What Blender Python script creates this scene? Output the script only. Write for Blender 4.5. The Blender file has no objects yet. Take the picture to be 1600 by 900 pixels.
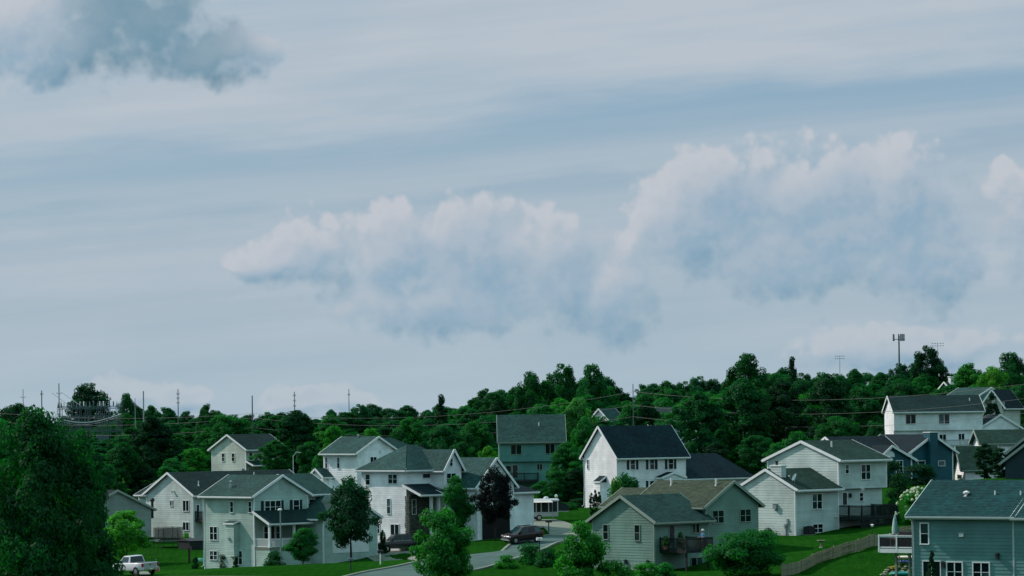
import bpy, bmesh, math, random
import numpy as np
from mathutils import Vector, Matrix
R = math.radians
scene = bpy.context.scene
COL = scene.collection

# ------------------------------------------------------------------ camera
FPX, CX, HY, CZ, ROLL = 5500.0, 800.0, 645.0, 17.0, R(0.7)
cam = bpy.data.cameras.new("camera")
cam_o = bpy.data.objects.new("camera", cam); COL.objects.link(cam_o)
cam.sensor_width = 36.0; cam.lens = FPX / 1600 * 36.0
cam.shift_y = (HY - 450.0) / 1600.0
cam.clip_start = 1.0; cam.clip_end = 30000.0
cam_o.location = (0, 0, CZ); cam_o.rotation_euler = (math.pi / 2, ROLL, 0)
scene.camera = cam_o
scene.view_settings.view_transform = 'Standard'
scene.view_settings.look = 'None'
scene.view_settings.exposure = 0.0
scene.view_settings.gamma = 1.0
scene.view_settings.use_curve_mapping = False
scene.cycles.max_bounces = 6
scene.cycles.diffuse_bounces = 3
scene.cycles.transparent_max_bounces = 6
scene.cycles.volume_bounces = 0

# ------------------------------------------------------------------ node helpers
class NT:
    def __init__(s, tree): s.t = tree
    def n(s, kind, **kw):
        nd = s.t.nodes.new(kind)
        for k, v in kw.items():
            if k in nd.inputs.keys() if isinstance(k, str) else False: s.set(nd.inputs[k], v)
            else: setattr(nd, k, v)
        return nd
    def set(s, sock, v):
        if isinstance(v, bpy.types.NodeSocket): s.t.links.new(v, sock)
        else:
            if sock.type == 'RGBA' and not isinstance(v, (int, float)) and len(v) == 3: v = (*v, 1.0)
            sock.default_value = v
    def m(s, op, a, b=None, c=None, clamp=False):
        nd = s.t.nodes.new('ShaderNodeMath'); nd.operation = op; nd.use_clamp = clamp
        for i, v in enumerate((a, b, c)):
            if v is not None: s.set(nd.inputs[i], v)
        return nd.outputs[0]
    def mix(s, f, a, b, kind='MIX'):
        nd = s.t.nodes.new('ShaderNodeMix'); nd.data_type = 'RGBA'; nd.blend_type = kind
        s.set(nd.inputs[0], f); s.set(nd.inputs[6], a); s.set(nd.inputs[7], b)
        return nd.outputs[2]
    def ss(s, x, lo, hi, a=0.0, b=1.0):
        nd = s.t.nodes.new('ShaderNodeMapRange'); nd.interpolation_type = 'SMOOTHSTEP'
        for i, v in enumerate((x, lo, hi, a, b)): s.set(nd.inputs[i], v)
        return nd.outputs[0]
    def xyz(s, x, y, z=0.0):
        nd = s.t.nodes.new('ShaderNodeCombineXYZ')
        for i, v in enumerate((x, y, z)): s.set(nd.inputs[i], v)
        return nd.outputs[0]
    def noise(s, vec, scale=1.0, detail=3.0, rough=0.5, dim='3D', col=False):
        nd = s.t.nodes.new('ShaderNodeTexNoise'); nd.noise_dimensions = dim
        if vec is not None: s.set(nd.inputs['Vector'], vec)
        nd.inputs['Scale'].default_value = scale; nd.inputs['Detail'].default_value = detail
        nd.inputs['Roughness'].default_value = rough
        return nd.outputs[1 if col else 0]

# ------------------------------------------------------------------ sky and sun
SUN_EL, SUN_PHI = R(40), R(25)            # from the left and a little behind the houses
SDIR = Vector((-math.cos(SUN_EL) * math.cos(SUN_PHI), math.cos(SUN_EL) * math.sin(SUN_PHI), math.sin(SUN_EL)))
world = bpy.data.worlds.new("World"); scene.world = world; world.use_nodes = True
wt = world.node_tree; wt.nodes.clear(); W = NT(wt)
sky = wt.nodes.new('ShaderNodeTexSky'); sky.sky_type = 'NISHITA'; sky.sun_disc = False
sky.sun_elevation = SUN_EL
sky.sun_rotation = math.atan2(SDIR.x, SDIR.y)
sky.altitude = 200; sky.air_density = 1.0; sky.dust_density = 1.6; sky.ozone_density = 2.0
BG = 0.10
tc = wt.nodes.new('ShaderNodeTexCoord'); sp = wt.nodes.new('ShaderNodeSeparateXYZ')
wt.links.new(tc.outputs['Generated'], sp.inputs[0])
az = W.m('ARCTAN2', sp.outputs[0], sp.outputs[1]); el = W.m('ARCSINE', sp.outputs[2])
U = W.m('MULTIPLY', az, 55.0); Vv = W.m('MULTIPLY', el, 55.0)
# cumulus banks: azimuth, height, half width, upward reach, downward reach (units of about one degree)
BL = [(-6.0, 5.85, 1.75, 1.9, .80), (-4.7, 5.55, 1.2, .65, .50), (-7.6, 5.7, 1.6, 1.2, .7),
      (-3.7, 2.35, 1.0, .50, .40), (-3.05, 2.45, .80, .85, .50), (-1.7, 2.5, 1.05, .95, .75), (-.6, 2.4, 1.5, 1.2, .8), (-1.0, 1.7, 2.2, 1.0, .68), (.6, 2.2, 1.1, 1.2, 1.1),
      (2.7, 2.9, 1.0, .9, .9), (3.3, 3.3, 1.1, 1.0, 1.2), (4.8, 3.0, 2.2, 1.4, 1.25), (6.0, 3.2, 1.3, 1.15, 1.5), (4.7, 2.35, 2.4, 1.2, .75), (6.3, 2.3, 1.4, 1.2, .8),
      (8.4, 2.9, 1.2, 1.0, 1.1), (1.6, 1.8, .9, 1.0, .95), (-6.1, .35, .75, .38, .4), (-5.25, .30, .6, .30, .4), (-3, .2, 1.2, .28, .3), (6.2, .9, 2.2, .5, .4)]
def dens(u, v):
    vec = W.xyz(u, v)
    wc = W.noise(vec, .9, 2, .5, '2D', True)
    ws = wt.nodes.new('ShaderNodeSeparateXYZ'); wt.links.new(wc, ws.inputs[0])
    u2 = W.m('ADD', u, W.m('MULTIPLY', W.m('SUBTRACT', ws.outputs[0], .5), .45))
    v2 = W.m('ADD', v, W.m('MULTIPLY', W.m('SUBTRACT', ws.outputs[1], .5), .40))
    D = None
    for cu, cv, ru, rt, rb in BL:
        a = W.m('MULTIPLY_ADD', u2, 1 / ru, -cu / ru); a2 = W.m('MULTIPLY', a, a)
        t = W.m('MULTIPLY_ADD', v2, 1 / rt, -cv / rt); b = W.m('MULTIPLY_ADD', v2, -1 / rb, cv / rb)
        mx = W.m('MAXIMUM', t, b)
        d = W.m('SUBTRACT', 1.0, W.m('MULTIPLY_ADD', mx, mx, a2))
        D = d if D is None else W.m('SMOOTH_MAX', D, d, .5)
    # the same kind of broken cloud goes on round the rest of the sky
    g = W.noise(W.xyz(W.m('MULTIPLY', u, .22), W.m('MULTIPLY', v, .42)), 1.0, 2, .5, '2D')
    out = W.m('MAXIMUM', W.ss(W.m('ABSOLUTE', u), 9.0, 12.0), W.ss(v, 7.6, 9.5))
    g = W.m('SUBTRACT', W.m('MULTIPLY_ADD', g, 5.0, -2.5), W.m('MULTIPLY_ADD', out, -4.0, 4.0))
    D = W.m('MAXIMUM', W.m('MAXIMUM', D, -1.2), g)
    D = W.m('MINIMUM', D, 1.0)
    D0 = D
    nz = W.noise(vec, 1.25, 5, .47, '2D')
    vo = wt.nodes.new('ShaderNodeTexVoronoi'); vo.voronoi_dimensions = '2D'; vo.feature = 'SMOOTH_F1'
    wt.links.new(vec, vo.inputs['Vector']); vo.inputs['Scale'].default_value = 2.5
    vo.inputs['Detail'].default_value = 2.0; vo.inputs['Roughness'].default_value = .5; vo.inputs['Smoothness'].default_value = .8
    D = W.m('ADD', D, W.m('MULTIPLY_ADD', nz, 1.25, -.55))
    return D0, W.m('ADD', D, W.m('MULTIPLY_ADD', vo.outputs['Distance'], -.70, .28))
s0, d0 = dens(U, Vv)
s1, d1 = dens(W.m('ADD', U, -.15), W.m('ADD', Vv, .27))
upn = W.ss(W.m('SUBTRACT', s0, s1), -.16, .42)                    # faces turned to the sun
rim = W.ss(d0, 1.25, .25)
det = W.ss(W.m('SUBTRACT', d0, d1), -.5, .6)
lit = W.m('ADD', W.m('MULTIPLY', upn, W.m('MULTIPLY_ADD', rim, .30, .50)), W.m('MULTIPLY_ADD', det, .40, -.14), clamp=True)
bot = W.ss(W.m('SUBTRACT', s0, s1), -.02, -.40)
mask = W.ss(d0, W.m('MULTIPLY_ADD', upn, .12, -.16), W.m('MULTIPLY_ADD', upn, -.55, 1.0))
# streaked veil of high cloud, banded and slightly tilted
tt = W.m('MULTIPLY_ADD', U, -.085, Vv)
st = W.noise(W.xyz(W.m('MULTIPLY', U, .16), W.m('MULTIPLY', tt, 1.1)), 1.0, 6, .55, '2D')
st2 = W.noise(W.xyz(W.m('MULTIPLY', U, .05), W.m('MULTIPLY', tt, 3.2)), 1.0, 3, .5, '2D')
def gau(x, c, w):
    q = W.m('MULTIPLY_ADD', x, 1 / w, -c / w); return W.m('EXPONENT', W.m('MULTIPLY', W.m('MULTIPLY', q, q), -1.0))
tw = W.m('ADD', tt, W.m('MULTIPLY_ADD', st, 1.6, -.8))
band = W.m('ADD', W.m('MULTIPLY', gau(tw, 4.42, .50), 1.0), W.m('MULTIPLY', gau(tw, 3.42, .28), .6))
veil = W.m('SUBTRACT', W.m('MULTIPLY_ADD', st, 1.0, W.m('MULTIPLY_ADD', st2, .40, .02)), W.m('MULTIPLY', band, .58), clamp=True)
lowh = W.ss(Vv, 3.2, 0.0)
S = 10.0
def c(*v): return tuple(x * S for x in v)
hi = W.ss(Vv, 7.5, 26.0)  # unseen upper sky, brightened and tinted teal to lift the shaded walls
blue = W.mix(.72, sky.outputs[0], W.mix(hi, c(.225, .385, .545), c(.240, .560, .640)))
veil = W.m('ADD', veil, W.m('MULTIPLY', W.ss(tt, 4.8, 5.6), .16), clamp=True)
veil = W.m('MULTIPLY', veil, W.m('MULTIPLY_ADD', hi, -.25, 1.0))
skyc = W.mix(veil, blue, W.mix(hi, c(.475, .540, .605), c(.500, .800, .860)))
skyc = W.mix(W.m('MULTIPLY', lowh, .6), skyc, c(.375, .500, .585))
dark1 = W.m('MULTIPLY', W.ss(gau(U, -5.4, 1.7), .15, .8), W.m('MULTIPLY', W.ss(Vv, 4.0, 4.8), W.ss(Vv, 11.0, 8.0)))
shc = W.mix(dark1, W.mix(bot, c(.270, .405, .525), c(.170, .325, .455)), W.mix(bot, c(.165, .300, .395), c(.115, .245, .340)))
ltc = W.mix(lowh, c(.535, .565, .618), c(.490, .545, .602))
lit = W.m('MULTIPLY', lit, W.m('MULTIPLY_ADD', dark1, -.72, 1.0))
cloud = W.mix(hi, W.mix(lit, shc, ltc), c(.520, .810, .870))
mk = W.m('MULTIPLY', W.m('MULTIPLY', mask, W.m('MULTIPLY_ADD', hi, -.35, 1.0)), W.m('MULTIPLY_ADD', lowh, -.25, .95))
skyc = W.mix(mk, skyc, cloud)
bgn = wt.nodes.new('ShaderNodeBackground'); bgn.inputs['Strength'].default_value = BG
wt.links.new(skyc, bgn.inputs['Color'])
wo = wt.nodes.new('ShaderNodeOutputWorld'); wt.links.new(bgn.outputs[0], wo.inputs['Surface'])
world.cycles.sampling_method = 'MANUAL'; world.cycles.sample_map_resolution = 512

sun = bpy.data.lights.new("sun", 'SUN'); sun.energy = 4.3; sun.angle = R(0.53); sun.color = (1.0, .81, .75)
sun_o = bpy.data.objects.new("sun", sun); COL.objects.link(sun_o)
sun_o.rotation_euler = SDIR.to_track_quat('Z', 'Y').to_euler()
sun_o.location = (-60, 100, 90)

# ------------------------------------------------------------------ pixel helpers
CR, SR = math.cos(ROLL), math.sin(ROLL)
def pdir(px, py):
    dx, dy = px - CX, HY - py
    return Vector(((CR * dx + SR * dy) / FPX, 1.0, (-SR * dx + CR * dy) / FPX))
def at(px, py, Y):
    d = pdir(px, py); return Vector((d.x * Y, Y, CZ + d.z * Y))

# ------------------------------------------------------------------ materials
MATS = {}
def mat(name, base, rough=.7, var=.0, vscale=3.0, bump=0.0, bscale=20.0, metal=0.0, spec=.3, attr=None, extra=None, objvar=0.0):
    if name in MATS: return MATS[name]
    mt = bpy.data.materials.new(name); mt.use_nodes = True; t = NT(mt.node_tree)
    b = mt.node_tree.nodes['Principled BSDF']
    b.inputs['Roughness'].default_value = rough; b.inputs['Metallic'].default_value = metal
    b.inputs['Specular IOR Level'].default_value = spec
    tcn = t.n('ShaderNodeTexCoord'); colr = (*base, 1.0)
    if attr:
        an = t.n('ShaderNodeAttribute'); an.attribute_name = attr
        colr = t.mix(t.m('MULTIPLY_ADD', an.outputs['Fac'], 1.0, 0.0), tuple(x * (1 - var) for x in base), tuple(min(1, x * (1 + var)) for x in base))
        nn = t.noise(tcn.outputs['Object'], .35, 4, .6)
        colr = t.mix(1.0, colr, t.mix(t.ss(nn, .3, .7), (.80, .80, .80), (1.16, 1.16, 1.16)), 'MULTIPLY')
    elif var:
        nn = t.noise(tcn.outputs['Object'], vscale, 5, .6)
        colr = t.mix(t.ss(nn, .3, .7), tuple(x * (1 - var) for x in base), tuple(min(1, x * (1 + var)) for x in base))
    if objvar:
        oi = t.n('ShaderNodeObjectInfo')
        colr = t.mix(1.0, colr, t.mix(oi.outputs['Random'], (1 - objvar,) * 3, (1 + objvar,) * 3), 'MULTIPLY')
    t.set(b.inputs['Base Color'], colr)
    if bump:
        bn = t.n('ShaderNodeBump'); bn.inputs['Strength'].default_value = bump; bn.inputs['Distance'].default_value = .05
        t.set(bn.inputs['Height'], t.noise(tcn.outputs['Object'], bscale, 4, .6)); t.set(b.inputs['Normal'], bn.outputs[0])
    MATS[name] = mt
    return mt
def siding_mat(name, base): # vinyl lap siding: faint streaks and weathering, tone per board
    return mat('siding ' + name, base, .55, .05, attr='tone', bump=.08, bscale=9)
def roof_mat(name, base): return mat('shingle ' + name, base, .9, .30, attr='tone', bump=.5, bscale=30, spec=.15)
TRIM = mat('white trim', (0.68, 0.73, 0.74), .5, .05, 2.0)
TRIM2 = mat('tan trim', (0.22, 0.29, 0.25), .55, .05, 2.0)
GLASS = None
def glass_mat():
    mt = bpy.data.materials.new('window glass'); mt.use_nodes = True; t = NT(mt.node_tree)
    b = mt.node_tree.nodes['Principled BSDF']; oi = t.n('ShaderNodeObjectInfo')
    t.set(b.inputs['Base Color'], t.mix(t.ss(oi.outputs['Random'], .74, .98), (.002, .010, .013), (.04, .09, .10)))
    b.inputs['Roughness'].default_value = .07; b.inputs['Specular IOR Level'].default_value = .42
    return mt
GLASS = glass_mat()
SHUT = mat('dark shutter paint', (0.003, 0.016, 0.03), .5, .1)
DOORM = mat('dark door paint', (.02, .025, .028), .45, .1)
METAL = mat('galvanised metal', (0.28, 0.34, 0.35), .45, .12, 4, metal=.6)
DMETAL = mat('dark metal', (.018, .022, .026), .55, .1, 4)
PVC = mat('white plastic', (.72, .72, .72), .4)
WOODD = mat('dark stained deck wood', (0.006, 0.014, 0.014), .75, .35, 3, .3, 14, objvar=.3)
WOODF = mat('weathered fence wood', (.20, .195, .125), .85, .25, 3, .3, 16, objvar=.22)
CONC = mat('concrete', (0.15, 0.18, 0.145), .85, .15, .5, .2, 8)
ASPH = mat('asphalt', (0.045, 0.095, 0.086), .9, .22, .35, .3, 20)
KERB = mat('kerb concrete', (0.16, 0.2, 0.165), .85, .15, .7)
BARK = mat('bark', (0.016, 0.02, 0.014), .9, .35, 3, .5, 9)
RUBBER = mat('tyre rubber', (.012, .012, .013), .85)
RIM = mat('alloy rim', (.45, .46, .47), .3, metal=.8)
STONE = mat('stone', (0.085, 0.1, 0.085), .9, .35, 2, .5, 6, objvar=.3)
BLACK = mat('dark interior', (.006, .007, .008), .9)
RED = mat('red lamp', (.25, .01, .01), .25)
LAMPG = mat('clear lamp glass', (.6, .62, .64), .12, spec=.6)

def grass_mat():
    mt = bpy.data.materials.new('lawn grass'); mt.use_nodes = True; t = NT(mt.node_tree)
    b = mt.node_tree.nodes['Principled BSDF']; g = t.n('ShaderNodeNewGeometry'); P = g.outputs['Position']
    n1 = t.noise(P, .035, 4, .6); n2 = t.noise(P, .5, 5, .65); n3 = t.noise(P, 5.0, 3, .6)
    colr = t.mix(t.ss(n2, .3, .72), (.0060, .046, .0050), (.0115, .064, .0065))
    colr = t.mix(t.ss(n1, .48, .75), colr, (.014, .080, .009))
    colr = t.mix(1.0, colr, t.mix(t.ss(n3, .25, .75), (.7, .7, .7), (1.3, 1.3, 1.3)), 'MULTIPLY')
    wv = t.n('ShaderNodeTexWave'); wv.inputs['Scale'].default_value = .32; wv.inputs['Distortion'].default_value = 2.5; wv.inputs['Detail'].default_value = 2; t.set(wv.inputs['Vector'], P)
    colr = t.mix(1.0, colr, t.mix(wv.outputs['Fac'], (.94, .94, .94), (1.05, 1.05, 1.05)), 'MULTIPLY')
    colr = t.mix(t.ss(t.noise(P, .16, 5, .7), .60, .78, 0, .65), colr, (.042, .074, .014))
    t.set(b.inputs['Base Color'], colr); b.inputs['Roughness'].default_value = .9; b.inputs['Specular IOR Level'].default_value = .0
    bn = t.n('ShaderNodeBump'); bn.inputs['Strength'].default_value = .9; bn.inputs['Distance'].default_value = .12
    t.set(bn.inputs['Height'], t.noise(P, 6.0, 5, .7)); t.set(b.inputs['Normal'], bn.outputs[0])
    return mt
GRASS = grass_mat()
def leaf_mat():
    mt = bpy.data.materials.new('leaves'); mt.use_nodes = True; t = NT(mt.node_tree); nt = mt.node_tree
    nt.nodes.clear(); oi = t.n('ShaderNodeObjectInfo'); an = t.n('ShaderNodeAttribute'); an.attribute_name = 'tone'
    k = t.mix(an.outputs['Fac'], (.45, .58, .60), (1.6, 1.45, 1.2))
    base = t.mix(1.0, oi.outputs['Color'], k, 'MULTIPLY')
    df = t.n('ShaderNodeBsdfDiffuse'); t.set(df.inputs[0], base)
    tr = t.n('ShaderNodeBsdfTranslucent'); t.set(tr.inputs[0], t.mix(1.0, base, (1.3, 1.7, .6), 'MULTIPLY'))
    gl = t.n('ShaderNodeBsdfGlossy'); gl.inputs['Roughness'].default_value = .6; gl.inputs[0].default_value = (.8, .9, 1, 1)
    mx = t.n('ShaderNodeMixShader'); mx.inputs[0].default_value = .50
    nt.links.new(df.outputs[0], mx.inputs[1]); nt.links.new(tr.outputs[0], mx.inputs[2])
    m2 = t.n('ShaderNodeMixShader'); m2.inputs[0].default_value = .012
    nt.links.new(mx.outputs[0], m2.inputs[1]); nt.links.new(gl.outputs[0], m2.inputs[2])
    o = t.n('ShaderNodeOutputMaterial'); nt.links.new(m2.outputs[0], o.inputs[0])
    return mt
LEAF = leaf_mat()

# ------------------------------------------------------------------ mesh builder
def tag(o, label=None, cat=None, group=None, kind=None):
    if label: o['label'] = label
    if cat: o['category'] = cat
    if group: o['group'] = group
    if kind: o['kind'] = kind
    return o
def empty(name, loc=(0, 0, 0), rz=0.0, label=None, cat=None, group=None):
    o = bpy.data.objects.new(name, None); COL.objects.link(o); o.location = loc; o.rotation_euler = (0, 0, rz)
    o.empty_display_size = .5
    return tag(o, label, cat, group)
class MB:
    def __init__(s): s.v = []; s.f = []; s.tone = []
    def poly(s, pts, tone=.5):
        i = len(s.v); s.v += [tuple(p) for p in pts]; s.f.append(tuple(range(i, i + len(pts)))); s.tone.append(tone); return s
    def hexa(s, p, tone=.5):      # 8 points: bottom ring 0-3, top ring 4-7
        i = len(s.v); s.v += [tuple(q) for q in p]
        for q in ((3, 2, 1, 0), (4, 5, 6, 7), (0, 1, 5, 4), (1, 2, 6, 5), (2, 3, 7, 6), (3, 0, 4, 7)):
            s.f.append(tuple(i + k for k in q)); s.tone.append(tone)
        return s
    def box(s, x0, x1, y0, y1, z0, z1, tone=.5):
        return s.hexa([(x0, y0, z0), (x1, y0, z0), (x1, y1, z0), (x0, y1, z0), (x0, y0, z1), (x1, y0, z1), (x1, y1, z1), (x0, y1, z1)], tone)
    def beam(s, p, q, w, h, up=(0, 0, 1)):
        p, q, up = Vector(p), Vector(q), Vector(up); d = (q - p).normalized()
        sd = d.cross(up)
        if sd.length < 1e-4: sd = d.cross(Vector((1, 0, 0)))
        sd.normalize(); u = sd.cross(d).normalized(); a, b = sd * w / 2, u * h / 2
        return s.hexa([p - a - b, p + a - b, p + a + b, p - a + b, q - a - b, q + a - b, q + a + b, q - a + b])
    def tube(s, pts, rad, n=6, cap=True):
        pts = [Vector(p) for p in pts]; rs = rad if isinstance(rad, (list, tuple)) else [rad] * len(pts); rings = []
        for k, p in enumerate(pts):
            d = (pts[min(k + 1, len(pts) - 1)] - pts[max(k - 1, 0)]).normalized()
            a = d.cross(Vector((0, 0, 1)));
            if a.length < 1e-3: a = Vector((1, 0, 0))
            a.normalize(); b = a.cross(d); i = len(s.v)
            for j in range(n):
                t = 2 * math.pi * j / n; s.v.append(tuple(p + (a * math.cos(t) + b * math.sin(t)) * rs[k]))
            rings.append(i)
        for k in range(len(rings) - 1):
            for j in range(n):
                j2 = (j + 1) % n; s.f.append((rings[k] + j, rings[k] + j2, rings[k + 1] + j2, rings[k + 1] + j)); s.tone.append(.5)
        if cap:
            s.f.append(tuple(rings[0] + j for j in range(n))[::-1]); s.tone.append(.5)
            s.f.append(tuple(rings[-1] + j for j in range(n))); s.tone.append(.5)
        return s
    def lathe(s, prof, cx=0, cy=0, n=12):
        return s.tube([(cx, cy, z) for r, z in prof], [max(r, .001) for r, z in prof], n)
    def loft(s, secs):            # list of rings of equal length
        i0 = len(s.v); n = len(secs[0])
        for r in secs: s.v += [tuple(p) for p in r]
        for k in range(len(secs) - 1):
            for j in range(n):
                j2 = (j + 1) % n; a = i0 + k * n; b = a + n
                s.f.append((a + j, a + j2, b + j2, b + j)); s.tone.append(.5)
        s.f.append(tuple(i0 + j for j in range(n))[::-1]); s.tone.append(.5)
        s.f.append(tuple(i0 + (len(secs) - 1) * n + j for j in range(n))); s.tone.append(.5)
        return s
    def mesh(s, name, material, smooth=False):
        me = bpy.data.meshes.new(name); me.from_pydata(s.v, [], s.f)
        a = me.attributes.new('tone', 'FLOAT', 'FACE'); a.data.foreach_set('value', s.tone)
        me.materials.append(material)
        if smooth: me.polygons.foreach_set('use_smooth', [True] * len(me.polygons))
        me.update(); return me
    def build(s, name, material, parent=None, smooth=False, fix=False, loc=None, rz=None):
        me = s.mesh(name, material, smooth)
        if fix:
            bm = bmesh.new(); bm.from_mesh(me); bmesh.ops.recalc_face_normals(bm, faces=bm.faces); bm.to_mesh(me); bm.free()
        o = bpy.data.objects.new(name, me); COL.objects.link(o)
        if parent: o.parent = parent
        if loc is not None: o.location = loc
        if rz is not None: o.rotation_euler = (0, 0, rz)
        return o
def inst(name, me, parent=None, loc=(0, 0, 0), rz=0.0, scale=None):
    o = bpy.data.objects.new(name, me); COL.objects.link(o); o.parent = parent
    o.location = loc; o.rotation_euler = (0, 0, rz)
    if scale: o.scale = scale
    return o

# ------------------------------------------------------------------ terrain
CP = []
for px, py, Y in [(400, 888, 396), (330, 884, 400), (500, 884, 398), (210, 903, 392), (150, 897, 398), (60, 897, 400), (260, 852, 430), (250, 842, 447),
    (310, 838, 445), (180, 835, 440), (560, 861, 405), (620, 864, 402), (645, 842, 414), (600, 861, 403), (640, 863, 400), (585, 857, 409), (560, 859, 410), (632, 858, 406), (600, 895, 385), (700, 884, 375), (740, 882, 368),
    (800, 862, 362), (815, 849, 366), (870, 843, 368), (700, 850, 390), (760, 836, 395), (800, 819, 412), (850, 815, 420), (880, 812, 425),
    (900, 803, 440), (930, 786, 440), (1060, 790, 440), (860, 876, 350), (800, 893, 345), (920, 895, 324), (1030, 895, 322), (1110, 895, 324),
    (1190, 862, 330), (1180, 842, 340), (1240, 838, 344), (1310, 836, 344), (1280, 857, 325), (1225, 899, 300), (1390, 847, 312), (1380, 897, 275),
    (1330, 872, 300), (1440, 930, 252), (1600, 930, 245), (1400, 816, 345), (1350, 818, 350), (1400, 757, 400), (1490, 752, 400), (1540, 752, 390),
    (1600, 745, 375), (1390, 716, 509), (1535, 716, 505), (1600, 716, 500), (830, 768, 508), (520, 797, 470), (600, 797, 470), (370, 750, 550),
    (250, 760, 520), (100, 800, 470), (950, 770, 500), (1150, 765, 440), (1250, 735, 440)]:
    CP.append(at(px, py, Y))
for x, y, z in [(-160, 420, -1), (-170, 560, 5), (-120, 700, 7), (0, 600, 8), (0, 700, 7), (60, 620, 10), (60, 800, 11), (110, 640, 13), (150, 640, 15.5),
    (110, 520, 9.5), (60, 520, 8.5), (200, 640, 16), (200, 450, 12), (120, 800, 17), (-150, 900, 7), (0, 1000, 7), (200, 900, 16), (0, 1600, 6), (-500, 1000, 5), (500, 1000, 12),
    (-120, 300, -3.5), (-60, 310, -4), (0, 305, -2.5), (30, 300, -.6), (-80, 220, 1), (0, 220, 1.0), (60, 210, 2.2), (0, 150, 6), (-60, 140, 6), (60, 140, 6), (0, 0, 15.2), (0, 60, 11.5), (-150, 0, 13), (150, 0, 13), (0, -100, 17),
    (-300, 300, 0), (300, 300, 8), (0, 3500, 4), (-2500, 2500, 2), (2500, 2500, 8), (-2000, 0, 4), (2000, 0, 8)]:
    CP.append(Vector((x, y, z)))
CPA = np.array([tuple(p) for p in CP])
def terr_np(x, y):
    x = np.asarray(x, float); y = np.asarray(y, float)
    d2 = (x[..., None] - CPA[:, 0]) ** 2 + (y[..., None] - CPA[:, 1]) ** 2
    w = 1.0 / (d2 + 36.0) ** 1.9
    return (w * CPA[:, 2]).sum(-1) / w.sum(-1)
def terr(x, y): return float(terr_np(np.array([x]), np.array([y]))[0])
def gnd(px, py, lo=150.0, hi=700.0):
    """the ground point seen at a picture position"""
    d = pdir(px, py); ys = np.linspace(lo, hi, 600)
    zz = CZ + d.z * ys - terr_np(d.x * ys, ys)
    for i in range(1, 600):
        if zz[i] <= 0: 
            t = zz[i - 1] / (zz[i - 1] - zz[i]); Y = ys[i - 1] + t * (ys[i] - ys[i - 1]); break
    else: Y = hi
    return Vector((d.x * Y, Y, terr(d.x * Y, Y)))
xs = np.concatenate([[-6000, -3000, -1500, -900, -600, -420, -320, -260, -220, -190], np.arange(-170, 171, 2.0), [190, 220, 260, 320, 420, 600, 900, 1500, 3000, 6000]])
ys = np.concatenate([[-3000, -1000, -300, -100, -30], np.arange(0, 240, 10.0), np.arange(240, 560, 2.0), np.arange(560, 900, 12.0), [950, 1050, 1200, 1500, 2000, 3000, 5000, 9000]])
gx, gy = np.meshgrid(xs, ys); gz = np.concatenate([terr_np(gx[i:i + 20], gy[i:i + 20]) for i in range(0, len(ys), 20)])
nv = len(xs); fc = []
for j in range(len(ys) - 1):
    for i in range(nv - 1):
        a = j * nv + i; fc.append((a, a + 1, a + nv + 1, a + nv))
me = bpy.data.meshes.new('ground'); me.from_pydata(np.stack([gx.ravel(), gy.ravel(), gz.ravel()], 1).tolist(), [], fc)
me.materials.append(GRASS); me.polygons.foreach_set('use_smooth', [True] * len(me.polygons))
go = bpy.data.objects.new('ground', me); COL.objects.link(go); tag(go, kind='structure')

def smoothpath(pts, step=2.0):
    P = [Vector((p.x, p.y, 0)) for p in pts]; P = [2 * P[0] - P[1]] + P + [2 * P[-1] - P[-2]]; out = []
    for i in range(1, len(P) - 2):
        p0, p1, p2, p3 = P[i - 1:i + 3]; n = max(2, int((p2 - p1).length / step))
        for k in range(n):
            t = k / n; out.append(.5 * (2 * p1 + (p2 - p0) * t + (2 * p0 - 5 * p1 + 4 * p2 - p3) * t * t + (3 * p1 - p0 - 3 * p2 + p3) * t ** 3))
    out.append(P[-2]); return out
def ribbon(name, pts, offs, lift, material, kind='structure', rise=None):
    """a sheet between two side offsets of a path, laid on the terrain"""
    path = smoothpath(pts); mb = MB(); rows = []
    n = max(2, int(abs(offs[1] - offs[0]) / 1.5) + 1)
    for k, p in enumerate(path):
        d = (path[min(k + 1, len(path) - 1)] - path[max(k - 1, 0)]).normalized(); s = Vector((d.y, -d.x, 0))
        rows.append([(q.x, q.y, terr(q.x, q.y) + lift) for q in (p + s * (offs[0] + (offs[1] - offs[0]) * i / n) for i in range(n + 1))])
    for k in range(len(rows) - 1):
        for i in range(n):
            mb.poly([rows[k][i], rows[k][i + 1], rows[k + 1][i + 1], rows[k + 1][i]])
        if rise:
            for i in (0, n):
                a, b = rows[k][i], rows[k + 1][i]
                mb.poly([a, b, (b[0], b[1], b[2] - rise), (a[0], a[1], a[2] - rise)])
    o = mb.build(name, material, fix=True)
    bmn = o.data
    if sum(p.normal.z for p in bmn.polygons) < 0: bmn.flip_normals()
    return tag(o, kind=kind)
def patch(name, c4, lift, material, n=8):
    P = [gnd(*q) for q in c4]; mb = MB(); g = []
    for j in range(n + 1):
        for i in range(n + 1):
            a, b = i / n, j / n
            q = (P[0] * (1 - a) + P[1] * a) * (1 - b) + (P[3] * (1 - a) + P[2] * a) * b
            g.append((q.x, q.y, terr(q.x, q.y) + lift))
    for j in range(n):
        for i in range(n):
            k = j * (n + 1) + i; mb.poly([g[k], g[k + 1], g[k + n + 2], g[k + n + 1]])
    o = mb.build(name, material)
    if sum(p.normal.z for p in o.data.polygons) < 0: o.data.flip_normals()
    return tag(o, kind='structure')
ROAD = [gnd(*q) for q in ((-150, 915), (60, 913), (250, 912), (450, 912), (590, 906), (690, 887), (790, 861), (865, 846), (900, 839))]
ROAD.append(ROAD[-1] + Vector((14, 4, 0))); ROAD.append(ROAD[-1] + Vector((40, 14, 0)))
ribbon('road', ROAD, (-4.0, 4.0), .05, ASPH)
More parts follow.
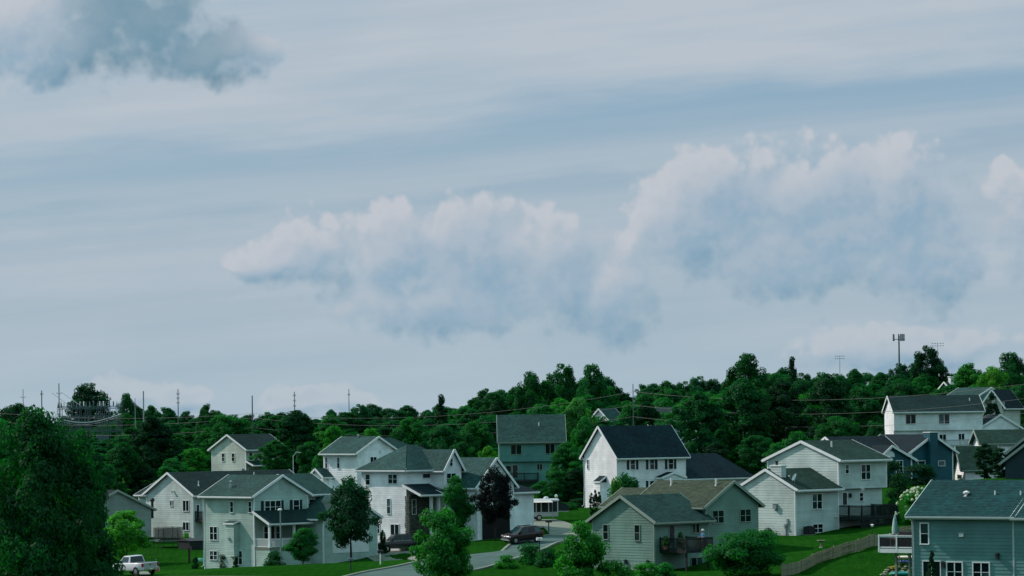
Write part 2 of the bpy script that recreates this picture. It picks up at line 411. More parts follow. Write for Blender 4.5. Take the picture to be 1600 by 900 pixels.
for s_ in (-1, 1): ribbon('kerb', ROAD, (s_ * 4.0, s_ * 4.32), .17, KERB, rise=.2)
patch('driveway', [(520, 864), (648, 858), (652, 884), (592, 874)], .10, CONC)
patch('driveway', [(745, 817), (868, 812), (905, 826), (800, 826)], .07, CONC)
patch('driveway', [(845, 822), (905, 820), (905, 838), (862, 838)], .10, CONC)
ribbon('sidewalk', [gnd(*q) for q in ((-60, 893), (90, 893.5), (176, 893.5), (230, 899))], (-.6, .6), .06, CONC)
# ------------------------------------------------------------------ houses
rng = random.Random(7)
def interval(poly, t):
    xs_ = []
    n = len(poly)
    for i in range(n):
        (x0, y0), (x1, y1) = poly[i], poly[(i + 1) % n]
        if abs(y1 - y0) < 1e-9:
            if abs(y0 - t) < 1e-6: xs_ += [x0, x1]
        elif min(y0, y1) - 1e-7 <= t <= max(y0, y1) + 1e-7:
            xs_.append(x0 + (x1 - x0) * (t - y0) / (y1 - y0))
    return (min(xs_), max(xs_)) if xs_ else None
def courses(poly, h, fn):
    lo = min(p[1] for p in poly); hi = max(p[1] for p in poly)
    # break courses at the polygon's own corners so that every slice is a true trapezoid
    t = lo
    brk = sorted(set(round(p[1], 5) for p in poly))
    while t < hi - .02:
        t2 = min(t + h, hi)
        for b in brk:
            if t + .03 < b < t2 - .03: t2 = b; break
        a = interval(poly, min(t + 1e-5, hi)); b = interval(poly, max(t2 - 1e-5, lo))
        if a and b: fn(a, b, t, t2)
        t = t2
def siding(poly2, mp, material, parent, h=.25):
    mb = MB()
    def fn(a, b, t, t2):
        tn = rng.random()
        p = [mp(a[0], t, .03), mp(a[1], t, .03), mp(b[1], t2, .006), mp(b[0], t2, .006)]
        mb.poly(p, tn); mb.poly([mp(a[0], t, 0), mp(a[1], t, 0), p[1], p[0]], tn)
    courses(poly2, h, fn)
    o = mb.build('siding', material, parent); return tag(o, kind='stuff')
def shingles(poly3, material, parent, h=.21):
    P = [Vector(p) for p in poly3]; n = (P[1] - P[0]).cross(P[2] - P[0]).normalized()
    if n.z < 0: n = -n
    e = Vector((0, 0, 1)).cross(n).normalized(); s = n.cross(e)
    if s.z < 0: s = -s
    o0 = P[0]; p2 = [((p - o0).dot(e), (p - o0).dot(s)) for p in P]; mb = MB()
    def w(u, v, k): q = o0 + e * u + s * v + n * k; return (q.x, q.y, q.z)
    def fn(a, b, t, t2):
        L = max(a[1] - a[0], b[1] - b[0])
        if L < .05: return
        cut = [0.0]
        while cut[-1] < 1: cut.append(min(1.0, cut[-1] + rng.uniform(.16, .48) / L))
        for i in range(len(cut) - 1):
            k = rng.uniform(.010, .022); tn = min(1, max(0, rng.gauss(.5, .26)))
            A0, A1 = a[0] + (a[1] - a[0]) * cut[i], a[0] + (a[1] - a[0]) * cut[i + 1]
            B0, B1 = b[0] + (b[1] - b[0]) * cut[i], b[0] + (b[1] - b[0]) * cut[i + 1]
            q = [w(A0, t, k), w(A1, t, k), w(B1, t2, .004), w(B0, t2, .004)]
            mb.poly(q, tn); mb.poly([w(A0, t, 0), w(A1, t, 0), q[1], q[0]], tn)
    courses(p2, h, fn)
    o = mb.build('shingles', material, parent)
    if sum(p.normal.dot(n) for p in o.data.polygons) < 0: o.data.flip_normals()
    return tag(o, kind='stuff')

class House:
    def __init__(s, name, label, px, py, Y, th, sid, roof, trim=TRIM, cat='house', zb=None):
        p = at(px, py, Y); s.th = R(th); s.zg = terr(p.x, p.y) if zb is None else zb
        s.o = Vector((p.x, p.y, s.zg)); s.root = empty(name, s.o, s.th, label, cat)
        s.sid, s.roof, s.trim = sid, roof, trim
        c_, s_ = math.cos(s.th), math.sin(s.th)
        s.loc = lambda v: Vector((c_ * v.x + s_ * v.y, -s_ * v.x + c_ * v.y, v.z))
        s.cam = s.loc(Vector((0, 0, CZ)) - s.o); s.bot = -1.6
    def F(s, y, px, py):          # where a picture position meets the plane y = const: x, z
        d = s.loc(pdir(px, py)); t = (y - s.cam.y) / d.y; return s.cam.x + d.x * t, s.cam.z + d.z * t
    def L(s, x, px, py):          # plane x = const: y, z
        d = s.loc(pdir(px, py)); t = (x - s.cam.x) / d.x; return s.cam.y + d.y * t, s.cam.z + d.z * t
    def zat(s, x, y, py):         # height at local x, y seen on picture row py (near its own column)
        c_, s_ = math.cos(s.th), math.sin(s.th); wx = s.o.x + c_ * x - s_ * y; wy = s.o.y + s_ * x + c_ * y
        dx = wx / wy * FPX; v = (HY - py); z = CZ + (-SR * dx + CR * v) * wy / FPX
        return z - s.zg
    def part(s, mb, name, m, parent=None, **k): return mb.build(name, m, parent or s.root, **k)
    # ---- roof from slope polygons
    def slopes(s, polys, rakes, eaves, roof=None, t=.13, gutter=True):
        roof = roof or s.roof; mb = MB()
        for P in polys:
            P = [Vector(p) for p in P]; n = (P[1] - P[0]).cross(P[2] - P[0]).normalized()
            if n.z < 0: P = P[::-1]; n = -n
            top = [p + n * t for p in P]; mb.poly(top)
            mb.poly([p for p in reversed(P)])
            for i in range(len(P)):
                j = (i + 1) % len(P); mb.poly([P[i], P[j], top[j], top[i]])
        ro = s.part(mb, 'roof', roof, fix=False)
        for P in polys:
            P = [Vector(p) for p in P]; n = (P[1] - P[0]).cross(P[2] - P[0]).normalized()
            if n.z < 0: n = -n
            shingles([p + n * (t + .004) for p in P], roof, ro)
        for a, b in rakes:
            a, b = Vector(a), Vector(b); m2 = MB().beam(a + Vector((0, 0, .02)), b + Vector((0, 0, .02)), .06, .26)
            s.part(m2, 'rake_board', s.trim, ro)
        for a, b, o in eaves:      # o: outward horizontal direction
            a, b, o = Vector(a), Vector(b), Vector(o)
            s.part(MB().beam(a + o * .03 + Vector((0, 0, -.02)), b + o * .03 + Vector((0, 0, -.02)), .05, .24), 'fascia', s.trim, ro)
            if gutter:
                s.part(MB().beam(a + o * .125 + Vector((0, 0, .02)), b + o * .125 + Vector((0, 0, .02)), .13, .13), 'gutter', s.trim, ro)
        return ro
    def block(s, x0, x1, y0, y1, ze, zr, ax='x', zb=None, hip=(0, 0), oe=.55, og=.34, sid=None, roof=None, ridge=None, walls=True, bot_over=None, gutter=True, corner=True, sides='FLRB'):
        """a rectangular wing with its gabled or hipped roof"""
        zb = s.bot if zb is None else zb; sid = sid or s.sid; roof = roof or s.roof
        if ax == 'x': a0, a1, b0, b1 = x0, x1, y0, y1; T = lambda a, b, z: (a, b, z)
        else: a0, a1, b0, b1 = y0, y1, x0, x1; T = lambda a, b, z: (b, a, z)
        br = (b0 + b1) / 2 if ridge is None else ridge
        m0, m1 = (zr - ze) / (br - b0), (zr - ze) / (b1 - br)
        e0, e1 = ze - m0 * oe, ze - m1 * oe
        A0, A1 = (a0 - og if not hip[0] else a0 - oe), (a1 + og if not hip[1] else a1 + oe)
        r0, r1 = (a0 - og if not hip[0] else a0 + hip[0]), (a1 + og if not hip[1] else a1 - hip[1])
        B0, B1 = b0 - oe, b1 + oe
        polys = [[T(A0, B0, e0), T(A1, B0, e0), T(r1, br, zr), T(r0, br, zr)], [T(A1, B1, e1), T(A0, B1, e1), T(r0, br, zr), T(r1, br, zr)]]
        ev = lambda a, b, z: (T(a, b, z))
        ob0, ob1 = T(0, -1, 0), T(0, 1, 0)
        eaves = [(T(A0, B0, e0), T(A1, B0, e0), ob0), (T(A0, B1, e1), T(A1, B1, e1), ob1)]; rakes = []
        if hip[0]: polys.append([T(A0, B1, e1), T(A0, B0, e0), T(r0, br, zr)]); eaves.append((T(A0, B0, e0), T(A0, B1, e1), T(-1, 0, 0)))
        else: rakes += [(T(A0 - .03, B0, e0), T(A0 - .03, br, zr)), (T(A0 - .03, B1, e1), T(A0 - .03, br, zr))]
        if hip[1]: polys.append([T(A1, B0, e0), T(A1, B1, e1), T(r1, br, zr)]); eaves.append((T(A1, B0, e0), T(A1, B1, e1), T(1, 0, 0)))
        else: rakes += [(T(A1 + .03, B0, e0), T(A1 + .03, br, zr)), (T(A1 + .03, B1, e1), T(A1 + .03, br, zr))]
        s.slopes(polys, rakes, eaves, roof, gutter=gutter)
        if not walls: return
        # walls: solid core and lapped boards on every face
        mb = MB(); zt = zr - .02; k0, k1 = not hip[0], not hip[1]
        def end(a, g): 
            return [T(a, b0, zb), T(a, b1, zb), T(a, b1, ze), T(a, br, zt), T(a, b0, ze)] if g else [T(a, b0, zb), T(a, b1, zb), T(a, b1, ze), T(a, b0, ze)]
        mb.poly(end(a0, k0)); mb.poly(end(a1, k1))
        for b in (b0, b1): mb.poly([T(a0, b, zb), T(a1, b, zb), T(a1, b, ze), T(a0, b, ze)])
        mb.poly([T(a0, b0, zb), T(a1, b0, zb), T(a1, b1, zb), T(a0, b1, zb)])
        wo_ = s.part(mb, 'wall', sid, fix=True)
        def gp(g, lo, hi, mid): return [(lo, zb), (hi, zb), (hi, ze - .01), (mid, zt - .02), (lo, ze - .01)] if g else [(lo, zb), (hi, zb), (hi, ze - .01), (lo, ze - .01)]
        if ax == 'x':
            faces = {'L': (gp(k0, -b1, -b0, -br), lambda u, z, n: (a0 - n, -u, z)), 'R': (gp(k1, b0, b1, br), lambda u, z, n: (a1 + n, u, z)),
                     'F': (gp(0, a0, a1, 0), lambda u, z, n: (u, b0 - n, z)), 'B': (gp(0, -a1, -a0, 0), lambda u, z, n: (-u, b1 + n, z))}
        else:
            faces = {'F': (gp(k0, b0, b1, br), lambda u, z, n: (u, a0 - n, z)), 'B': (gp(k1, -b1, -b0, -br), lambda u, z, n: (-u, a1 + n, z)),
                     'L': (gp(0, -a1, -a0, 0), lambda u, z, n: (b0 - n, -u, z)), 'R': (gp(0, a0, a1, 0), lambda u, z, n: (b1 + n, u, z))}
        for k, (pl, fn) in faces.items():
            if k in sides: siding(pl, fn, sid, wo_)
        if corner:
            for cx_ in (x0, x1):
                for cy_ in (y0, y1):
                    sx, sy = (1 if cx_ == x1 else -1), (1 if cy_ == y1 else -1)
                    c2 = MB().box(*sorted((cx_ + sx * .045, cx_ - sx * .09)), *sorted((cy_ + sy * .045, cy_ - sy * .09)), zb, ze - .04)
                    s.part(c2, 'corner_board', s.trim if corner is True else sid)
        return wo_
    def shed(s, x0, x1, y0, y1, zt, ze, roof=None, o=.25, side=True, gutter=True):
        """lean-to roof falling from y1 (against the wall) to y0"""
        m = (zt - ze) / (y1 - y0); e = ze - m * o
        s.slopes([[(x0 - o, y0 - o, e), (x1 + o, y0 - o, e), (x1 + o, y1, zt), (x0 - o, y1, zt)]],
                 [((x0 - o - .03, y0 - o, e), (x0 - o - .03, y1, zt)), ((x1 + o + .03, y0 - o, e), (x1 + o + .03, y1, zt))] if side else [],
                 [((x0 - o, y0 - o, e), (x1 + o, y0 - o, e), (0, -1, 0))], roof, gutter=gutter)
    # ---- openings
    def fmap(s, f, c):
        return {'F': lambda u, z, n: (u, c - n, z), 'L': lambda u, z, n: (c - n, -u, z), 'R': lambda u, z, n: (c + n, u, z)}[f]
    def uz(s, f, c, px, py):
        if f == 'F': return s.F(c, px, py)
        y, z = s.L(c, px, py); return (-y if f == 'L' else y), z
    def fbox(s, mb, mp, u0, u1, z0, z1, n0, n1):
        P = [mp(u0, z0, n1), mp(u1, z0, n1), mp(u1, z0, n0), mp(u0, z0, n0), mp(u0, z1, n1), mp(u1, z1, n1), mp(u1, z1, n0), mp(u0, z1, n0)]
        return mb.hexa(P)
    def win(s, f, c, rect, cols=1, rows=2, shut=(), name='window', frame=None, fw=.062, glass=None, sill=True, shutm=SHUT):
        mp = s.fmap(f, c); px0, py0, px1, py1 = rect
        u0, zt = s.uz(f, c, px0, py0); u1, z0 = s.uz(f, c, px1, py1)
        if u1 < u0: u0, u1 = u1, u0
        mb = MB(); B = lambda *a: s.fbox(mb, mp, *a); n0, n1 = .0, .085
        B(u0 - fw, u0, z0, zt, n0, n1); B(u1, u1 + fw, z0, zt, n0, n1); B(u0 - fw, u1 + fw, zt, zt + fw, n0, n1 + .01); B(u0 - fw, u1 + fw, z0 - fw, z0, n0, n1 + (.04 if sill else 0))
        mw = .036; cw = (u1 - u0) / cols; rh = (zt - z0) / rows
        for i in range(1, cols): B(u0 + i * cw - mw, u0 + i * cw + mw, z0, zt, n0, n1 - .005)
        for j in range(1, rows): B(u0, u1, z0 + j * rh - .02, z0 + j * rh + .02, n0, n1 - .02)
        wo_ = s.part(mb, name, frame or s.trim)
        for i in range(cols):
            for j in range(rows):
                g = MB(); a, b = u0 + i * cw, u0 + (i + 1) * cw; p, q = z0 + j * rh, z0 + (j + 1) * rh
                k = rng.uniform(-.006, .006); k2 = rng.uniform(-.006, .006)
                g.poly([mp(a, p, .047 + k), mp(b, p, .047 + k2), mp(b, q, .047 - k), mp(a, q, .047 - k2)])
                go_ = g.build('pane', glass or GLASS, wo_)
        for a, b in shut:
            ua, _ = s.uz(f, c, a, (py0 + py1) / 2); ub, _ = s.uz(f, c, b, (py0 + py1) / 2); ua, ub = min(ua, ub), max(ua, ub)
            m2 = MB(); s.fbox(m2, mp, ua, ub, z0 - .03, zt + .03, .0, .06)
            nsl = 10
            for k in range(nsl):
                zz = z0 + (zt - z0) * (k + .5) / nsl; s.fbox(m2, mp, ua + .05, ub - .05, zz - .035, zz + .03, .06, .075)
            s.part(m2, 'shutter', shutm)
        return wo_
    def door(s, f, c, rect, m=DOORM, frame=None):
        mp = s.fmap(f, c); px0, py0, px1, py1 = rect
        u0, zt = s.uz(f, c, px0, py0); u1, z0 = s.uz(f, c, px1, py1); u0, u1 = min(u0, u1), max(u0, u1)
        mb = MB(); B = lambda *a: s.fbox(mb, mp, *a)
        B(u0, u1, z0, zt, 0, .05)
        for k in range(3): B(u0 + .12, u1 - .12, z0 + .12 + k * (zt - z0) / 3, z0 - .1 + (k + 1) * (zt - z0) / 3, .05, .065)
        d = s.part(mb, 'door', m)
        m2 = MB(); B = lambda *a: s.fbox(m2, mp, *a)
        B(u0 - .09, u0, z0, zt, 0, .08); B(u1, u1 + .09, z0, zt, 0, .08); B(u0 - .09, u1 + .09, zt, zt + .09, 0, .08); s.part(m2, 'door_frame', frame or s.trim, d)
        m3 = MB(); s.fbox(m3, mp, u1 - .16, u1 - .09, (z0 + zt) / 2 - .05, (z0 + zt) / 2 + .03, .065, .12); s.part(m3, 'handle', METAL, d)
    def garage_door(s, f, c, rect, m=None):
        mp = s.fmap(f, c); u0, zt = s.uz(f, c, rect[0], rect[1]); u1, z0 = s.uz(f, c, rect[2], rect[3]); u0, u1 = min(u0, u1), max(u0, u1)
        mb = MB()
        for k in range(4):
            zz = z0 + (zt - z0) * k / 4
            for q in range(4):
                ua = u0 + (u1 - u0) * q / 4; s.fbox(mb, mp, ua + .03, ua + (u1 - u0) / 4 - .03, zz + .03, zz + (zt - z0) / 4 - .02, .03, .06)
        s.fbox(mb, mp, u0, u1, z0, zt, 0, .04); s.part(mb, 'garage_door', m or s.trim)
    def fixture(s, f, c, px, py, kind='light', size=.2):
        mp = s.fmap(f, c); u, z = s.uz(f, c, px, py); mb = MB(); B = lambda *a: s.fbox(mb, mp, *a)
        if kind == 'flood':
            B(u - .08, u + .08, z - .06, z + .10, 0, .10); p = mp(u, z + .02, .1); q = mp(u, z - .08, .34); mb.tube([p, q], [.08, .20], 8)
            return s.part(mb, 'floodlight', PVC)
        if kind == 'lantern':
            B(u - .07, u + .07, z - .05, z + .12, 0, .05); B(u - .11, u + .11, z - .28, z + .05, .05, .26); B(u - .14, u + .14, z + .05, z + .10, .04, .30); B(u - .03, u + .03, z + .1, z + .18, .12, .2)
            return s.part(mb, 'wall_lantern', DMETAL)
        if kind == 'vent':
            B(u - .17, u + .17, z - .1, z + .12, 0, .14); B(u - .2, u + .2, z + .12, z + .15, 0, .2); B(u - .15, u + .15, z - .12, z - .1, 0, .18)
            return s.part(mb, 'wall_vent', PVC)
        if kind == 'box':
            B(u - .22, u + .22, z - .24, z + .24, 0, .30); B(u - .25, u + .25, z + .24, z + .27, 0, .34); B(u - .1, u + .1, z - .4, z - .24, .05, .15)
            return s.part(mb, 'utility_box', METAL)
        if kind == 'meter':
            B(u - .16, u + .16, z - .3, z + .25, 0, .18); B(u - .05, u + .05, z - 1.15, z - .3, .03, .13); B(u + .12, u + .34, z + .2, z + .72, 0, .14)
            p = mp(u, z + .02, .18); q = mp(u, z + .02, .30); mb.tube([p, q], .12, 10)
            return s.part(mb, 'electric_meter', METAL)
        if kind == 'louvre':
            for k in range(6): B(u - .2, u + .2, z - .33 + k * .11, z - .25 + k * .11, 0, .07)
            B(u - .25, u - .2, z - .38, z + .38, 0, .08); B(u + .2, u + .25, z - .38, z + .38, 0, .08); B(u - .25, u + .25, z + .33, z + .4, 0, .08); B(u - .25, u + .25, z - .4, z - .34, 0, .08)
            return s.part(mb, 'gable_vent', s.sid)
    def pipe(s, x, y, z, h=.5, r=.06, name='vent_pipe', m=PVC, cap=False):
        mb = MB().lathe([(r * 1.9, z - .3), (r * 1.9, z + .06), (r, z + .10), (r, z + h)], x, y, 8)
        if cap: mb.lathe([(r * 1.9, z + h), (r * 1.9, z + h + .10), (.02, z + h + .2)], x, y, 8)
        s.part(mb, name, m)
    def downspout(s, x, y, zt, sx=-1, sy=-1):
        mb = MB().tube([(x + sx * .4, y + sy * .4, zt), (x + sx * .12, y + sy * .1, zt - .45), (x + sx * .1, y + sy * .09, .15 + 0), (x + sx * .4, y + sy * .15, .02)], .05, 6)
        s.part(mb, 'downspout', s.trim)
    def rail(s, pts, z, h, m, post=.10, bal=.13, parent=None, balm=None, top=.09, names=('post', 'rail', 'baluster')):
        """deck railing along points (x, y)"""
        bm_ = MB().box(-.022, .022, -.022, .022, 0, h - .12).mesh('baluster', balm or m)
        pm = MB().box(-post / 2, post / 2, -post / 2, post / 2, -.25, h + .06).mesh('post', m)
        par = parent or s.root
        for i, (a, b) in enumerate(zip(pts[:-1], pts[1:])):
            A, Bq = Vector((*a, 0)), Vector((*b, 0)); L = (Bq - A).length; d = (Bq - A) / L; ang = math.atan2(d.y, d.x)
            r_ = MB().beam((A.x, A.y, z + h), (Bq.x, Bq.y, z + h), top * 1.3, .05).beam((A.x, A.y, z + h - .09), (Bq.x, Bq.y, z + h - .09), .045, .09).beam((A.x, A.y, z + .09), (Bq.x, Bq.y, z + .09), .045, .09)
            s.part(r_, names[1], m, par)
            n = max(1, int(L / bal))
            for k in range(1, n): inst(names[2], bm_, par, (A.x + d.x * L * k / n, A.y + d.y * L * k / n, z + .04), ang)
            k = max(1, round(L / 1.9))
            for q in range(k + (1 if i == len(pts) - 2 else 0)): inst(names[0], pm, par, (A.x + d.x * L * q / k, A.y + d.y * L * q / k, z), ang)
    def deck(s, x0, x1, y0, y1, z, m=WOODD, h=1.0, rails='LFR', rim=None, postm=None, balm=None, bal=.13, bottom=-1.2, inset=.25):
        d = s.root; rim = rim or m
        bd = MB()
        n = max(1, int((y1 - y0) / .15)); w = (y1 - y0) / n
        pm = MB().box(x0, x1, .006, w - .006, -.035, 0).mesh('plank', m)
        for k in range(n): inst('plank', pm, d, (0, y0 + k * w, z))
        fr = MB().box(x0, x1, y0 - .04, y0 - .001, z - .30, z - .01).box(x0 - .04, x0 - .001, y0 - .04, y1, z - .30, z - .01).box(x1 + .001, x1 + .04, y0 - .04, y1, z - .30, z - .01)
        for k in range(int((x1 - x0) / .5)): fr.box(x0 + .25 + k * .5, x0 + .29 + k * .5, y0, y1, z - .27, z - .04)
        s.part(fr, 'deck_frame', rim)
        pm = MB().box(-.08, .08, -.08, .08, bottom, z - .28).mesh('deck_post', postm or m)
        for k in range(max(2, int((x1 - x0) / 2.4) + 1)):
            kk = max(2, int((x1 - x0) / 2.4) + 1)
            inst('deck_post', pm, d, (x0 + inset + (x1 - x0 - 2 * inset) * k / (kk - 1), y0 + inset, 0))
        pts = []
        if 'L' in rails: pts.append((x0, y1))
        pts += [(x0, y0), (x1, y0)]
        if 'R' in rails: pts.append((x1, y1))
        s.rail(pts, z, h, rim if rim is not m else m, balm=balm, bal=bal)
    def chase(s, f, c, px0, px1, pyt, dep, zb, slope=.35):
        """boxed fireplace bump-out with a little sloped roof on a wall"""
        mp = s.fmap(f, c); u0, zt = s.uz(f, c, px0, pyt); u1, _ = s.uz(f, c, px1, pyt); u0, u1 = min(u0, u1), max(u0, u1)
        mb = MB(); s.fbox(mb, mp, u0, u1, zb, zt, 0, dep); b = s.part(mb, 'fireplace_bumpout', s.sid)
        siding([(u0, zb), (u1, zb), (u1, zt), (u0, zt)], lambda u, z, n: mp(u, z, dep + n), s.sid, b)
        if f == 'L': siding([(0, zb), (dep, zb), (dep, zt), (0, zt)], lambda u, z, n: mp(u1 + n, z, dep - u), s.sid, b)
        o = .12; r = MB()
        r.hexa([mp(u0 - o, zt, dep + o), mp(u1 + o, zt, dep + o), mp(u1 + o, zt, 0), mp(u0 - o, zt, 0), mp(u0 - o, zt + .1, dep + o), mp(u1 + o, zt + .1, dep + o), mp(u1 + o, zt + slope, 0), mp(u0 - o, zt + slope, 0)])
        s.part(r, 'bumpout_roof', s.roof)
        t = MB(); s.fbox(t, mp, u0 - o, u1 + o, zt - .08, zt + .09, dep + o, dep + o + .04); s.part(t, 'fascia', s.trim)
        if f == 'L':
            t = MB().beam(mp(u1 + o + .02, zt + .02, dep + o), mp(u1 + o + .02, zt + slope - .08, 0), .04, .16); s.part(t, 'rake_board', s.trim)
        v = MB(); s.fbox(v, mp, (u0 + u1) / 2 - .14, (u0 + u1) / 2 + .14, zb + (zt - zb) * .5, zb + (zt - zb) * .5 + .3, dep + .03, dep + .16); s.part(v, 'flue_vent', METAL)

CREAM = siding_mat('cream', (0.4, 0.5, 0.48)); WHITE = siding_mat('white', (0.74, 0.78, 0.8)); TANS = siding_mat('tan', (0.32, 0.45, 0.41))
GREY = siding_mat('pale grey', (0.7, 0.77, 0.79)); SAGE = siding_mat('sage tan', (0.115, 0.22, 0.185)); BLUEG = siding_mat('blue grey', (0.002, 0.075, 0.1)); BLUEW = siding_mat('pale blue', (.20, .27, .25))
TAUPE = siding_mat('taupe', (0.075, 0.24, 0.215)); CREAM2 = siding_mat('warm cream', (0.42, 0.5, 0.45)); SLATE = siding_mat('slate', (0.085, 0.215, 0.21)); DKW = siding_mat('dim blue grey', (0.003, 0.028, 0.038))
RDARK = roof_mat('charcoal', (0.008, 0.0279, 0.0285)); RGREY = roof_mat('weathered grey', (0.021, 0.0632, 0.0598)); RNAVY = roof_mat('navy', (0.005, 0.0205, 0.0276)); RBROWN = roof_mat('brown', (0.013, 0.0428, 0.0331))
RTAN = roof_mat('tan grey', (0.038, 0.0577, 0.0386)); RMID = roof_mat('mid grey', (0.017, 0.0558, 0.0515)); RBLUE = roof_mat('blue grey', (0.006, 0.0465, 0.0497)); RSL = roof_mat('dark slate', (0.005, 0.0177, 0.0239))

# -- tan house with the covered porch
def house_porch():
    H = House('tan_house', 'tan house with white porch railing and navy shutters beside a street lamp', 398, 886, 388, 45, TANS, RMID)
    v1 = H.L(0, 319, 790)[0]; u1 = H.F(0, 481, 790)[0]
    ze = H.zat(0, 0, 773.5); zr = H.zat(u1 / 2, -.3, 743.5)
    H.block(0, u1, 0, v1, ze, zr, 'y')
    x2 = H.F(.7, 519, 785)[0]
    zeB = H.zat(u1, .7, 770)
    H.block(u1 - .05, x2, .7, v1, zeB, zr - .03, 'x', corner=False)
    W_ = H.win
    W_('L', 0, (328.5, 823, 340, 843.5), 2, 2); W_('L', 0, (328.5, 861, 340, 874.5), 2, 2)
    W_('L', 0, (360.3, 784, 365, 800.5)); W_('L', 0, (388.8, 784, 393.5, 800.5)); W_('L', 0, (367.5, 861, 379, 882), 2, 2, name='patio_door')
    W_('F', 0, (413.5, 783, 438, 801), 3, 2, [(407.5, 411.8), (439.2, 442.9)]); W_('F', 0, (458, 781.5, 467, 799.5), 1, 2, [(452.6, 456.8), (467.9, 471.7)])
    W_('F', .7, (483, 780.5, 499, 796.5), 2, 2, [(499.9, 502.3)])
    H.fixture('F', 0, 439.5, 759, 'louvre'); H.chase('L', 0, 359.5, 373.5, 818, .75, 1.3)
    H.downspout(0, v1, ze - .1, -1, 1)
    # porch: floor, skirt, posts, railing, lean-to roof
    yd = H.L(-.3, 418, 821)[0]; yd = max(-3.2, min(-1.4, yd)); xp = H.F(yd, 500, 830)[0]
    zf = H.zat(0, yd, 856); zt = H.zat(0, 0, 800); zo = H.zat(0, yd, 818)
    H.shed(0, xp + 2.2, yd, -.01, zt, zo, RDARK)
    H.part(MB().box(0, xp, yd, 0, zf - .25, zf), 'porch_floor', CONC); sk = H.part(MB().box(.05, xp - .05, yd + .06, -.05, -1, zf - .26), 'porch_skirt', TANS)
    siding([(.05, -1), (xp - .05, -1), (xp - .05, zf - .26), (.05, zf - .26)], lambda u, z, n: (u, yd + .06 - n, z), TANS, sk); siding([(.05, -1), (-yd - .06, -1), (-yd - .06, zf - .26), (.05, zf - .26)], lambda u, z, n: (.05 - n, -u, z), TANS, sk)
    pm = MB().box(-.11, .11, -.11, .11, zf, zo - .15).box(-.15, .15, -.15, .15, zf, zf + .25).box(-.15, .15, -.15, .15, zo - .35, zo - .15).mesh('porch_post', TRIM)
    for x in (.12, xp * .5, xp): inst('porch_post', pm, H.root, (x, yd + .15, 0))
    H.rail([(.12, -.05), (.12, yd + .15), (xp, yd + .15)], zf, .95, TRIM, bal=.14)
    H.door('F', 0, (421.5, 822, 428.5, 845)); W_('F', 0, (431, 823, 437, 842)); W_('F', 0, (412, 823, 418.5, 842))
    # garage wing, mostly behind the street trees
    yg = -4.2; xa = H.F(yg, 505, 820)[0]; xb = H.F(yg, 589, 815)[0]; zg = H.zat(xa, yg, 808)
    H.block(xa, xb, yg, yg + 6.5, zg, zg + (xb - xa) * .27, 'y')
    H.garage_door('F', yg, (519, 826, 576, 862))
    H.pipe(1.2, v1 * .62, ze + 1.0, .35, .1, 'roof_vent', METAL, True); H.pipe(u1 * .5 + .5, v1 * .6, zr - .1, .5)
    return H
H3 = house_porch()

# -- cream ranch house left of it
def house_ranch():
    H = House('cream_house', 'long cream house with floodlight on its gable behind the trampoline', 302.5, 835, 440, 41, CREAM, RDARK)
    v1 = H.L(0, 229, 785)[0]; ze = H.zat(0, 0, 772); zr = H.zat(-.3, v1 / 2, 739.5); x1 = H.F(v1 / 2, 448, 739)[0]
    H.block(0, x1, 0, v1, ze, zr, 'x')
    v2 = H.L(.4, 219, 790)[0]; H.block(.4, 9, v1 + .02, v2 + .3, ze - .05, ze + 1.7, 'y', og=.2, ridge=4.2, sides='LB')
    H.win('L', 0, (265.8, 782, 270.6, 790.5), 2, 1); H.win('L', 0, (286.3, 782, 295.6, 798.5), 2, 1); H.win('L', 0, (286.3, 816, 295.6, 828.5), 2, 1)
    H.fixture('L', 0, 272, 767.5, 'flood', .3)
    H.pipe(2.0, 1.6, ze + 1.0, .6)
    zd = H.zat(0, -1.5, 812); H.deck(.3, 4.3, -2.2, -.05, zd, WOODD, 1.0); H.door('F', 0, (306.5, 789, 311, 811))
    H.downspout(0, 0, ze - .1)
    return H
H2 = house_ranch()

# -- gable peeping out behind the big tree
def house_left():
    H = House('grey_house', 'grey gable-fronted house half hidden behind the big foreground tree', 128, 850, 432, 42, BLUEW, RSL, TRIM2)
    u1 = H.F(0, 236, 810)[0]; ze = H.zat(u1, 0, 794); zr = H.zat(u1 / 2, -.3, 767)
    H.block(0, u1, 0, 9, ze, zr, 'y', corner=False)
    H.win('F', 0, (160, 815, 169, 832), 2, 2)
    x, z = H.F(1.2, 238, 795); H.part(MB().lathe([(.16, z - 1.2), (.16, z + .9), (.30, z + .95), (.30, z + 1.1), (.34, z + 1.12), (.2, z + 1.35)], x, 1.2, 10), 'stove_flue', DMETAL)
    return H
H1 = house_left()

# -- far cream house among the trees
def house_far_cream():
    H = House('cream_house', 'small cream house with two narrow gable windows under the dark trees', 384.5, 750, 550, 45, CREAM2, RDARK)
    v1 = H.L(0, 331, 715)[0]; ze = H.zat(0, 0, 701); zr = H.zat(-.3, v1 / 2, 680); x1 = H.F(v1 / 2, 418, 681)[0]
    H.block(0, x1, 0, v1, ze, zr, 'x')
    H.win('L', 0, (347, 708.5, 351, 720.5)); H.win('L', 0, (362.6, 708.5, 366.6, 720.5)); H.win('F', 0, (389, 707.5, 394.2, 719)); H.win('F', 0, (404, 708, 409, 719))
    H.shed(.2, 5, -1.6, -.01, H.zat(0, 0, 721), H.zat(0, -1.6, 727), RDARK); H.win('F', 0, (388, 732, 394, 742), 2, 1)
    H.win('L', 0, (378.5, 732, 382, 740))
    return H
H4 = house_far_cream()

